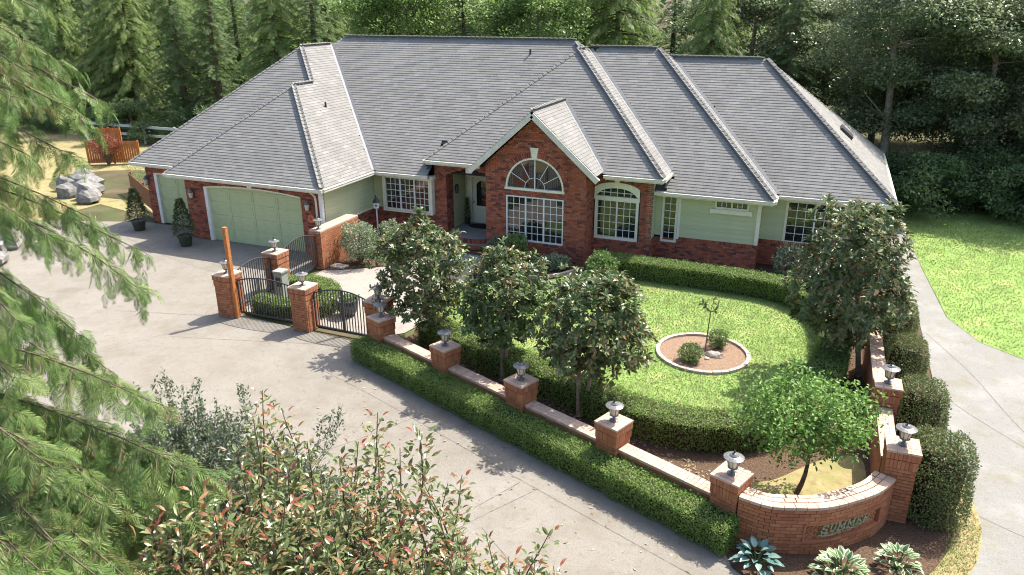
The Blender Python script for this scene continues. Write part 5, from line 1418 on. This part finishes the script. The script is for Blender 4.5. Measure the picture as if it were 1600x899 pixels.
blades('moss_tufts', [(2.2, 11.35), (2.75, 11.75), (3.2, 12.6), (3.6, 13.4), (3.85, 14.6), (3.5, 16.5), (3.3, 14.4), (3.0, 13.2), (2.4, 12.2), (1.9, 11.7)], 9000, .04, .014, 'yellowish moss strip between sign bed and side driveway')

# ------------------------------------------------------------------ forest
def make_spray(pairs, ang, wid, curl, seed):
    r = np.random.default_rng(seed); Q = []
    def rh(a, b, w, up):
        a, b = np.array(a), np.array(b); d = b - a; s = np.array([-d[1], d[0], 0]); s /= np.linalg.norm(s) + 1e-9; m_ = a + d * .45
        Q.append([a, m_ + s * w / 2, b + np.array([0, 0, up]), m_ - s * w / 2])
    zc = lambda x: -curl * x * x
    for k in range(4): rh((k / 4, 0, zc(k / 4)), ((k + 1) / 4 + .04, 0, zc((k + 1) / 4)), wid * .6, 0)
    for k in range(pairs):
        t = (k + .6) / (pairs + .5); l = (.46 * (1 - t) ** .8 + .09) * r.uniform(.8, 1.15)
        for s in (-1, 1):
            a = ang * r.uniform(.85, 1.15); x = t + l * math.cos(a); y = s * l * math.sin(a)
            rh((t, 0, zc(t)), (x, y, zc(x) - .25 * l * curl), wid, -.08 * l)
    return np.array(Q).reshape(-1, 3)
SPRAYS = [make_spray(7, .85, .075, .25, 1), make_spray(8, .75, .065, .35, 2), make_spray(7, .95, .08, .15, 3)]
FINE = [make_spray(7, .75, .056, .3, 4), make_spray(8, .7, .052, .45, 5), make_spray(7, .85, .058, .2, 6)]
def sprays_mesh(name, P, D, N, S, material, parent, templ, kind='stuff', tint=None, at=None):
    Vs, Rs = [], []; m = len(P); idx = rs.integers(0, len(templ), m)
    D = D / (np.linalg.norm(D, axis=1)[:, None] + 1e-9); Sd = np.cross(D, N); Sd /= np.linalg.norm(Sd, axis=1)[:, None] + 1e-9; U = np.cross(Sd, D)
    base = rs.random(m) if tint is None else tint
    for t, T in enumerate(templ):
        i = np.where(idx == t)[0]
        if not len(i): continue
        V = P[i][:, None, :] + S[i][:, None, None] * (T[None, :, 0:1] * D[i][:, None, :] + T[None, :, 1:2] * Sd[i][:, None, :] + T[None, :, 2:3] * U[i][:, None, :])
        Vs.append(V.reshape(-1, 3)); Rs.append(np.repeat(base[i], len(T) // 4))
    V = np.concatenate(Vs); F = np.arange(len(V)).reshape(-1, 4)
    R_ = np.clip(np.concatenate(Rs) + rs.normal(0, .06, len(F)), 0, .999)
    return obj_np(name, V, F, material, parent, rnd=R_, kind=kind, at=at)

def proto_conifer(name, label, group, h, rmax, nbr, material, droop=.35, zlow=.8, hang=.5, spray=1.0, bark='bark_red'):
    th = thing(name, label, 'tree', (0, 0, 0), group)
    tubes = [(curve_pts((0, 0, 0), (rs.normal(0, .15), rs.normal(0, .15), h), 0, 8), .018 * h + .05, .02)]
    P, D, N, S = [], [], [], []
    for i in range(nbr):
        z = zlow + (h - zlow - .3) * (i / nbr) ** .9; a = i * 2.39996 + rs.normal(0, .2); L = (rmax * (1 - (z / h)) ** .75 + .35) * rs.uniform(.7, 1.15)
        o = np.array([math.cos(a), math.sin(a), 0]); side = np.array([-o[1], o[0], 0])
        p0 = np.array([0, 0, z]); p1 = o * L + np.array([0, 0, z - droop * L * rs.uniform(.5, 1.4)]); pts = curve_pts(p0, p1, .12 * L, 6); tubes.append((pts, .02 + .012 * L, .008))
        k = max(4, int(L * 3.3))
        for t in np.linspace(.22, 1, k):
            q = p0 + (p1 - p0) * t; q[2] += .12 * L * 4 * t * (1 - t)
            for s in (-1, 1):
                d = o * rs.uniform(.4, .9) + side * s * rs.uniform(.5, 1.0) * (1.15 - t) + np.array([0, 0, -hang * rs.uniform(.4, 1.3)])
                P.append(q + rs.normal(0, .05, 3)); D.append(d); N.append(np.array([0, 0, 1.]) + o * .35 + rs.normal(0, .25, 3)); S.append(spray * rs.uniform(.55, 1.05) * (.55 + .45 * (1 - t)) * (.6 + .4 * min(1, L / 2)))
    V, F = many_tubes(tubes, 5); obj_np('trunk', V, F, M[bark], th, smooth=True)
    sprays_mesh('crown', np.array(P), np.array(D), np.array(N), np.array(S), M[material], th, SPRAYS)
    return th

def proto_broadleaf(name, label, group, h, rad, nblob, per, material, leaf, bark='bark_pale', zc=.6, lean=.4):
    th = thing(name, label, 'tree', (0, 0, 0), group)
    C = np.array([0, 0, h * zc]); d = rand_unit(nblob); B = C + d * (rs.uniform(.25, 1, nblob) ** .5)[:, None] * np.array([rad, rad, h * (1 - zc) * 1.0])
    B = B[B[:, 2] > h * .12]; nb = len(B)
    tubes = skeleton((0, 0, 0), (rs.normal(0, lean), rs.normal(0, lean), h * .8), B[::2], .012 * h + .05, 6, lean); V, F = many_tubes(tubes, 6)
    obj_np('trunk', V, F, M[bark], th, smooth=True)
    br = rs.uniform(.55, 1.15, nb) * rad * .34
    i = np.repeat(np.arange(nb), per); m = len(i); dd = rand_unit(m); rr = rs.random(m) ** .45
    P = B[i] + dd * rr[:, None] * br[i][:, None] * np.array([1.25, 1.25, .62])
    tint = rs.random(nb)[i] * .7 + rs.random(m) * .3
    leafcloud('crown', P, dd * .5 + rand_unit(m) * .7 + np.array([0, 0, -.2]), rand_unit(m) * .6 + np.array([0, 0, 1.]), rs.uniform(.7, 1.3, m) * leaf, rs.uniform(.55, .8, m) * leaf, M[material], th, fold=.1, rnd=tint)
    return th

used = {}
def copy_tree(src, x, y, s, rz, z=-.03, sz=None, label=None, group=None):
    if src.name not in used:
        used[src.name] = 1; o = src
    else:
        o = src.copy(); link(o)
        for ch in src.children:
            c = ch.copy(); link(c); c.parent = o
    o.location = (x, y, z); o.rotation_euler = (0, 0, rz); o.scale = (s, s, s if sz is None else sz)
    if label: o['label'] = label
    if group: o['group'] = group
    return o
rs = np.random.default_rng(23)
GF = 'trees of the forest behind the house'
cedA = proto_conifer('cedar_tree', 'drooping light green cedar in the forest behind the house', GF, 16, 5.2, 190, 'cedar', .45, .6, .8, 1.0)
cedB = proto_conifer('cedar_tree', 'drooping light green cedar in the forest behind the house', GF, 19, 4.8, 200, 'cedar', .5, .8, .95, 1.0)
firA = proto_conifer('fir_tree', 'dark green fir in the forest behind the house', GF, 22, 3.6, 170, 'fir', .25, 1.5, .35, 1.0, 'bark')
firB = proto_conifer('fir_tree', 'dark green fir in the forest behind the house', GF, 17, 3.8, 150, 'fir', .3, .5, .45, 1.05, 'bark')
bro = proto_broadleaf('broadleaf_tree', 'fresh green broadleaf tree in the forest behind the house', GF, 13, 3.6, 80, 480, 'decid', .17)
ald = proto_broadleaf('alder_tree', 'grey-green alder with pale trunk at the forest edge', GF, 13, 4.0, 80, 480, 'alder', .17, 'bark_pale', .55)
ald2 = proto_broadleaf('alder_tree', 'grey-green alder with pale trunk at the forest edge', GF, 15, 3.6, 80, 460, 'alder', .16, 'bark_pale', .6, .8)
def pick(x, row):
    r = rs.random()
    if x < -36: return [cedA, cedB, firB, cedA, firA][int(r * 5)]
    if x < -27: return [firB, bro, cedB, firA][int(r * 4)]
    if x < -14: return [bro, bro, firA, ald][int(r * 4)]
    if x < -5: return [cedA, cedB, cedB, firA][int(r * 4)]
    if x < 2: return [firA, firA, firB, ald][int(r * 4)]
    return [ald, ald2, ald, firA][int(r * 4)]
for (Y0, step, xa, xb, jit, hcap) in ((45.5, 4.3, -68, 22, 1.2, 1.0), (53, 4.6, -80, 26, 1.8, 1.15), (63, 5.2, -96, 32, 2.5, 1.3), (78, 6.5, -118, 40, 3, 1.5)):
    x = xa
    while x < xb:
        y = Y0 + rs.normal(0, jit * .5); xx = x + rs.normal(0, .7); src = pick(xx * 45 / Y0, 0)
        s = rs.uniform(.85, 1.1) * hcap ** .8
        hmax = 1.62 * (y - 35.2); hh = {'cedar_tree': 16, 'cedar_tree.001': 19, 'fir_tree': 22, 'fir_tree.001': 17, 'broadleaf_tree': 13, 'alder_tree': 13, 'alder_tree.001': 15}[src.name]
        hz = min(hmax, rs.uniform(11.8, 14.2)); s = min(1.15, max(.8, hz / hh * 1.25))
        copy_tree(src, xx, y, s, rs.uniform(0, 6.28), sz=hz / hh); x += step * rs.uniform(.8, 1.2)
# trees on the hillside behind the viewpoint, mirrored in the window glass
for i, x in enumerate(range(-44, 33, 7)):
    src = [cedA, bro, firA, ald][i % 4]
    copy_tree(src, x + rs.normal(0, 1), -24 + rs.normal(0, 3), 1.05, rs.uniform(0, 6), label={'cedar_tree': 'drooping cedar on the far side of the drive', 'broadleaf_tree': 'broadleaf tree on the far side of the drive', 'fir_tree': 'dark fir on the far side of the drive', 'alder_tree': 'grey-green alder on the far side of the drive'}[src.name], group='trees across the drive')
# distant wood
n = 26000; X = rs.uniform(-190, 80, n); Zz = rs.random(n) ** .8 * 34; P = np.c_[X, 100 + rs.random(n) * 14 + 3 * np.sin(X * .3), Zz]
o = leafcloud('distant_wood', P, rand_unit(n), rand_unit(n) + np.array([0, -.6, .4]), rs.uniform(.8, 1.8, n), rs.uniform(.5, 1.1, n), M['fir'], None); tag(o, 'solid mass of far-off dark conifer wood', 'wood')
# understory
bush = proto_broadleaf('understory_bush', 'dark leafy bush of the undergrowth along the forest edge', 'undergrowth bushes along the forest edge', 2.4, 1.7, 26, 260, 'under', .14, 'bark', .45, .1)
for (x, y) in [(1.5 + 1.55 * k + rs.normal(0, .4), 40.6 + rs.normal(0, .7)) for k in range(9)] + [(1.0 + 2.2 * k, 43 + rs.normal(0, .6)) for k in range(7)] + [(-60 + 3.4 * k + rs.normal(0, .8), 43 + rs.normal(0, 1)) for k in range(12)]:
    copy_tree(bush, x, y, rs.uniform(.75, 1.25), rs.uniform(0, 6.28))

# ------------------------------------------------------------------ yard beyond the garage
def boards_fence(name, label, cat, p0, p1, h, n, material, gap=.012, z0=.08, rails=True, group=None):
    p0, p1 = np.array([*p0, 0.0]), np.array([*p1, 0.0]); U = p1 - p0; L = np.linalg.norm(U); U /= L; Nn = np.cross(Zv, U)
    th = thing(name, label, cat, tuple((p0 + p1) / 2), group); st = L / n
    for k in range(n):
        place_box('board', p0 + U * (k + .5) * st + Zv * (z0 + h / 2 + rs.normal(0, .006)), (st / 2 - gap, .012, h / 2), (U, Nn, Zv), M[material], th)
    for z in (z0 + .2, z0 + h - .2): place_box('rail', (p0 + p1) / 2 + Nn * .035 + Zv * z, (L / 2, .02, .04), (U, Nn, Zv), M[material], th)
    for t in (0, .5, 1): place_box('fence_post', p0 + U * L * t + Nn * .09 + Zv * (h + z0) / 2, (.045, .045, (h + z0) / 2 + .05), (U, Nn, Zv), M[material], th)
boards_fence('board_fence', 'orange stained board fence at the edge of the dry lawn', 'fence', (-43.4, 33.6), (-40.6, 35.1), 1.35, 22, 'wood_orange')
boards_fence('board_fence', 'taller orange stained boards standing behind the board fence', 'fence', (-43.9, 35.0), (-42.6, 35.6), 2.0, 8, 'wood_orange')
boards_fence('picket_fence', 'brown picket fence running out from the garage corner', 'fence', (-34.6, 29.0), (-29.0, 25.6), 1.0, 34, 'wood_brown', .03)
rf = thing('rail_fence', 'pale two-rail fence in front of the left forest edge', 'fence', (-47, 39.5, 0))
for k in range(6):
    x = -52 + 3 * k; place_box('fence_post', (x, 40.6 - .02 * k, .7), (.07, .07, .7), np.eye(3), M['rail'], rf)
    if k < 5:
        for z in (.65, 1.25): place_box('rail', (x + 1.5, 40.52, z), (1.5, .03, .09), np.eye(3), M['rail'], rf)
round_shrub('plum_shrub', 'dark purple-leaved shrub overhanging the orange board fence', -42.0, 33.9, .9, .8, 1.9, 'photinia_red', 1300, .13, trunk=.7)
for i, (x, y, s) in enumerate(((-38.6, 29.4, .75), (-37.5, 28.6, .85), (-36.4, 27.9, .8), (-35.5, 27.1, .7), (-34.8, 26.5, .6), (-36.9, 27.0, .6), (-38.2, 28.0, .65))):
    boulder('boulder', 'grey granite boulder in the row edging the yard slope', x, y, s, s * .8, s * .7, group='boulders edging the yard slope')
for i, (x, y, s) in enumerate(((-30.6, 18.6, .6), (-29.6, 17.9, .55), (-31.4, 19.6, .7))):
    boulder('boulder', 'pale boulder beside the driveway under the cedar boughs', x, y, s, s * .9, s * .7, group='boulders beside the driveway')
round_shrub('low_shrub', 'small green bush on the bare slope beyond the boulders', -39.6, 25.6, .6, .6, .9, 'shrub', 900, .09)

# ------------------------------------------------------------------ foreground cedar
rs = np.random.default_rng(41)
T0 = np.array([-12.2, 4.9])
fc = thing('foreground_cedar', 'large cedar with long drooping bright green boughs overhanging the driveway', 'tree', (T0[0], T0[1], 0))
tubes = [(curve_pts((*T0, 0), (T0[0] + .2, T0[1], 15), 0, 8), .38, .10)]
P, D, N, S, TT = [], [], [], [], []
def bough(tip, z0, arch=.5, twigl=.8, dens=1.0, tint=.4, hang=1.0):
    p0 = np.array([*T0, z0]); p1 = np.asarray(tip, float); L = np.linalg.norm(p1 - p0); pts = curve_pts(p0, p1, arch, 9, bend=(rs.normal(0, .15), rs.normal(0, .15), 0)); tubes.append((pts, .03, .006))
    o = p1 - p0; o[2] = 0; o /= np.linalg.norm(o) + 1e-9; side = np.array([-o[1], o[0], 0])
    k = int(L * 3.4 * dens)
    for t in np.linspace(.30, 1, k):
        f = t * 8; i = min(7, int(f)); q = pts[i] + (pts[i+1] - pts[i]) * (f - i)
        for _k in range(5):
            P.append(q + rs.normal(0, .03, 3)); D.append(o * .5 + side * rs.normal(0, .6) + np.array([0, 0, -rs.uniform(.2, 1.2)])); N.append(np.array([0, 0, 1.]) + rs.normal(0, .3, 3)); S.append(rs.uniform(.15, .26)); TT.append(np.clip(tint + rs.normal(0, .15), 0, .95))
        for s in (-1, 1):
            l = .8 * twigl * (1.15 - .75 * t) * rs.uniform(.6, 1.2); d = o * rs.uniform(.5, .9) + side * s * rs.uniform(.5, .9) + np.array([0, 0, -rs.uniform(.15, 1.1) * hang]); d /= np.linalg.norm(d)
            e = q + d * l + np.array([0, 0, -.25 * l]); tubes.append((curve_pts(q, e, .06 * l, 4), .005, .002))
            m = max(4, int(l * 9)); tn = np.clip(tint + rs.normal(0, .28), 0, .95)
            for u in np.linspace(.15, 1, m):
                for s2 in (-1, 1):
                    w = np.cross(d, [0, 0, 1.]); dd = d * .6 + w * s2 * rs.uniform(.1, .6) + np.array([0, 0, -rs.uniform(.3, 1.4) * hang])
                    P.append(q + (e - q) * u + rs.normal(0, .02, 3)); D.append(dd); N.append(np.array([0, 0, 1.]) + rs.normal(0, .3, 3) + o * .3); S.append(rs.uniform(.13, .23)); TT.append(tn)
zone = []
def zone_tips(n, x0, x1, y0, y1, k0, k1, up, arch, twig, tint):
    for i in range(n):
        u, v = rs.uniform(x0, x1), rs.uniform(y0, y1); tip = at_dist(u, v, rs.uniform(k0, k1)); bough(tip, tip[2] + up * rs.uniform(.6, 1.4), arch, twig, 1.0, tint)
for (u, v, k, up, tw, ti) in ((60, 15, 10.5, .9, .8, .5), (55, 120, 10, .9, .9, .6), (90, 95, 10.5, .9, .8, .5), (150, 155, 10.2, 1.0, .8, .45), (125, 180, 9.6, 1.0, .9, .45), (30, 60, 9.5, .7, .9, .55), (15, 150, 9, .8, .9, .5), (95, 235, 9.5, .8, .7, .35), (40, 240, 9, .8, .6, .3),
                              (140, 340, 10.3, .8, .8, .4), (205, 385, 10.0, .9, .8, .4), (215, 450, 9.6, 1.0, .7, .45), (70, 365, 9.2, .7, .9, .35), (120, 520, 9.2, 1.0, .6, .3), (25, 500, 8.5, .8, .8, .45),
                              (165, 575, 9.2, 1.0, .6, .4), (140, 600, 8.8, .9, .7, .4), (20, 590, 8.4, .7, .8, .5)):
    bough(at_dist(u, v, k), at_dist(u, v, k)[2] + up, .45, tw * .85, .9, ti, .85)
for i in range(26):
    u = rs.uniform(10, 335); lo = 625 + .00 * u + (40 if u > 250 else 0); v = rs.uniform(lo, 880); k = rs.uniform(7.4, 9.0)
    tip = at_dist(u, v, k); bough(tip, max(1.0, tip[2] - rs.uniform(.6, 2.2)), .5, .75, .95, .5, .4)
for (u, v, k) in ((15, 860, 7.6), (60, 890, 7.4), (110, 880, 7.6), (30, 800, 8.0), (150, 900, 7.2), (10, 910, 7.3), (200, 905, 7.2)):
    tip = at_dist(u, v, k); bough(tip, tip[2] - .8, .4, .8, .95, .5, .4)
V, F = many_tubes(tubes, 4); obj_np('trunk', V, F, M['bark_red'], fc, smooth=True)
sprays_mesh('foliage', np.array(P), np.array(D), np.array(N), np.array(S), M['cedar_near'], fc, FINE, tint=np.array(TT))
NSP = len(P)

# ------------------------------------------------------------------ photinia and grey-green shrubs in the foreground bed
def photinia(name, label, base, tips, leaf=.115):
    th = thing(name, label, 'shrub', (*base, 0), 'red-tipped photinia shrubs in the foreground bed')
    tubes, P, D, N, Ls, red, RP, RD_, RN_ = [], [], [], [], [], [], [], [], []
    for tip in tips:
        tip = np.asarray(tip); b = np.array([*base, 0.0]) + rs.normal(0, .15, 3) * np.array([1, 1, 0]); low = tip + (b - tip) * .30 + np.array([rs.normal(0, .08), rs.normal(0, .08), -.25])
        mid = tip - np.array([rs.normal(0, .10), rs.normal(0, .10), .9]); pts = catmull([b, low, mid, tip], 5); tubes.append((pts, .028, .004))
        d = np.linalg.norm(np.diff(pts, axis=0), axis=1); cum = np.concatenate([[0], np.cumsum(d)]); Lt = cum[-1]
        k = 0
        for s in np.arange(Lt - 2.1, Lt, .026):
            s = max(0, s); i = min(len(pts) - 2, max(0, int(np.searchsorted(cum, s) - 1))); q = pts[i] + (pts[i+1] - pts[i]) * ((s - cum[i]) / (d[i] + 1e-9)); ax = (pts[i+1] - pts[i]) / (d[i] + 1e-9)
            a = k * 2.39996 + rs.normal(0, .2); k += 1
            rad = np.array([math.cos(a), math.sin(a), 0]); dd = rad * .85 + ax * rs.uniform(.15, .75)
            nearT = (Lt - s) < .08
            tw = rs.uniform(0, .12)
            (RP if nearT and rs.random() < .75 else P).append(q + rad * tw)
            if nearT and len(RP) > len(RD_): RD_.append(dd + ax * .3); RN_.append(ax - rad * .4)
            else: D.append(dd); N.append(ax - rad * .35 + rs.normal(0, .15, 3))
            for _q in range(0 if nearT else rs.integers(0, 3)):      # side shoots
                q2 = q + rad * rs.uniform(.02, .17) + rs.normal(0, .025, 3); P.append(q2); D.append(rand_unit(1)[0] + np.array([0, 0, .4])); N.append(rand_unit(1)[0] + np.array([0, 0, .8]))
    V, F = many_tubes(tubes, 5); obj_np('stems', V, F, M['bark'], th, smooth=True)
    P, D, N = map(np.array, (P, D, N)); m = len(P); leafcloud('foliage', P, D, N, rs.uniform(.65, 1.15, m) * leaf, rs.uniform(.30, .42, m) * leaf, M['photinia'], th, fold=.14, simple=False)
    if RP:
        P, D, N = map(np.array, (RP, RD_, RN_)); m = len(P); o = leafcloud('red_shoots', P, D, N, rs.uniform(.65, 1.1, m) * leaf, rs.uniform(.28, .38, m) * leaf, M['photinia_red'], th, fold=.14, simple=False); o['label'] = 'red new shoot leaves'
    return th
def tips_px(lst): return [at_dist(u, v, k) for u, v, k in lst]
tc_ = [(590, 645, 8.2), (655, 672, 8.1), (625, 700, 8.0), (560, 690, 8.3), (530, 715, 8.0), (700, 755, 8.0), (722, 742, 8.1), (480, 690, 8.3), (500, 745, 7.9), (610, 745, 7.8), (655, 740, 7.8), (575, 770, 7.6), (685, 800, 7.7), (540, 800, 7.5), (620, 810, 7.5), (500, 830, 7.3), (580, 850, 7.2), (660, 860, 7.4), (460, 780, 7.6), (475, 860, 7.2), (630, 880, 7.1), (540, 880, 7.0), (718, 850, 7.5), (590, 700, 8.1), (640, 780, 7.7), (700, 870, 7.3), (520, 770, 7.8), (490, 790, 7.5), (560, 740, 7.9)]
tc_ += [(rs.uniform(455, 730), rs.uniform(765, 895), rs.uniform(7.0, 7.9)) for _ in range(22)]
photinia('photinia_shrub', 'tallest red-tipped photinia rising before the driveway', (-4.1, 5.0), tips_px(tc_))
tl_ = [(410, 610, 9.0), (395, 650, 8.8), (440, 640, 8.7), (430, 700, 8.3), (370, 700, 8.5), (405, 745, 8.0), (340, 770, 8.0), (300, 790, 7.9), (260, 785, 8.0), (375, 820, 7.5), (330, 850, 7.3), (430, 840, 7.3), (285, 860, 7.3), (395, 880, 7.1), (450, 735, 8.0), (440, 800, 7.6), (350, 800, 7.7), (240, 880, 7.3), (420, 670, 8.5)]
tl_ += [(rs.uniform(235, 450), rs.uniform(760, 895), rs.uniform(7.0, 8.0)) for _ in range(20)]
photinia('photinia_shrub', 'broad red-tipped photinia growing against the cedar boughs', (-5.6, 4.6), tips_px(tl_))
tr_ = [(860, 830, 8.0), (835, 880, 7.6), (760, 835, 7.9), (795, 870, 7.6), (750, 880, 7.3), (812, 890, 7.5), (865, 885, 7.8), (775, 890, 7.3)]
photinia('photinia_shrub', 'lowest red-tipped photinia at the driveway edge', (-2.5, 5.3), tips_px(tr_), .105)

def greyshrub(label, cx, cy, rx, ry, h, nsh, seedtips):
    th = thing('greygreen_shrub', label, 'shrub', (cx, cy, 0), 'grey-green small-leaved shrubs in the foreground bed')
    P, D, tubes = [], [], []
    d = rand_unit(nsh); d[:, 2] = np.abs(d[:, 2]); tips = np.array([cx, cy, 0]) + d * np.array([rx, ry, h]) * rs.uniform(.75, 1.08, nsh)[:, None]
    tips = np.concatenate([tips, np.array(seedtips)]) if len(seedtips) else tips
    for t in tips:
        o = t - np.array([cx, cy, 0]); a = t - o / np.linalg.norm(o) * .55 - np.array([0, 0, .35]); pts = curve_pts(a, t, 0, 4); tubes.append((curve_pts((cx, cy, 0), a, .2, 5), .015, .006)); tubes.append((pts, .006, .003))
        n = 90; u = rs.random(n)[:, None]; ax = (t - a) / np.linalg.norm(t - a)
        P.append(a + (t - a) * u + rs.normal(0, .045, (n, 3))); D.append(rand_unit(n) * .8 + ax * .7)
    P, D = np.concatenate(P), np.concatenate(D); m = len(P); V, F = many_tubes(tubes, 4); obj_np('stems', V, F, M['bark'], th)
    leafcloud('foliage', P, D, rand_unit(m) + np.array([0, 0, .6]), rs.uniform(.06, .11, m), rs.uniform(.03, .045, m), M['ceanothus'], th, fold=.1)
greyshrub('grey-green shrub with upright shoots at the driveway edge beside the cedar', -10.9, 9.3, 2.1, 1.6, 2.1, 520, [at_dist(255, 582, 16.4), at_dist(262, 590, 16.2), at_dist(310, 592, 16.2), at_dist(300, 600, 16), at_dist(212, 605, 16.4), at_dist(285, 605, 16), at_dist(240, 600, 16)])
greyshrub('grey-green shrub between the cedar and the tall photinia', -8.6, 9.0, 1.7, 1.4, 1.9, 420, [at_dist(375, 602, 15.5), at_dist(380, 615, 15.3), at_dist(535, 632, 14.8), at_dist(520, 642, 14.6), at_dist(505, 650, 14.5)])
for (x, y, s) in ((-9.9, 7.4, .25), (-8.9, 6.6, .3), (-10.8, 7.9, .22), (-8.0, 6.2, .2)):
    boulder('garden_rock', 'small pale rock lying on the bare soil under the boughs', x, y, s, s * .8, s * .6, group='rocks on the foreground soil')
n = 2600; a = rs.random(n) * 6.28; c = rs.integers(0, 9, n); cs = np.c_[rs.uniform(-11, -7, 9), rs.uniform(5.5, 8.4, 9)]
P = np.c_[cs[c] + rs.normal(0, .22, (n, 2)), np.abs(rs.normal(.08, .07, n))]
o = leafcloud('ground_cover', P, rand_unit(n) + np.array([0, 0, .4]), rand_unit(n) + np.array([0, 0, .7]), .06, .03, M['ceanothus'], None); tag(o, 'grey-green low ground cover on the bare foreground soil', 'plants')
sheet('foreground_soil', catmull([(-18, 8.9), (-12, 10.5), (-6.6, 9.1), (-2.6, 4.9), (-3, 0), (-18, 0)], 5, True), -0.0048, M['dry'])
# fallen leaves on the beds, the wall tops and the drive
n = 160; t = rs.random(n) * 11.4 - .4; off = np.abs(rs.normal(0, 1.2, n)) + .75; q = ROW0 + RD * t[:, None] + RN * off[:, None]
n2 = 1500; t2 = rs.random(n2) * 10.5; o2 = -rs.uniform(.2, 1.6, n2); q2 = ROW0 + RD * t2[:, None] + RN * o2[:, None]
P = np.concatenate([np.c_[q, np.full(n, .004)], np.c_[q2, np.full(n2, .008)]]); m = len(P)
o = leafcloud('fallen_leaves', P, rand_unit(m) * np.array([1, 1, .15]), rand_unit(m) * .3 + np.array([0, 0, 1.]), rs.uniform(.05, .13, m), rs.uniform(.025, .05, m), M['litter'], None); tag(o, 'dry fallen leaves scattered on the drive and under the trees', 'leaves')
print('cedar sprays', NSP, 'objects', len(bpy.data.objects))
tri = sum(len(me.loops) - 2 * len(me.polygons) for me in bpy.data.meshes); print('unique triangles', tri)
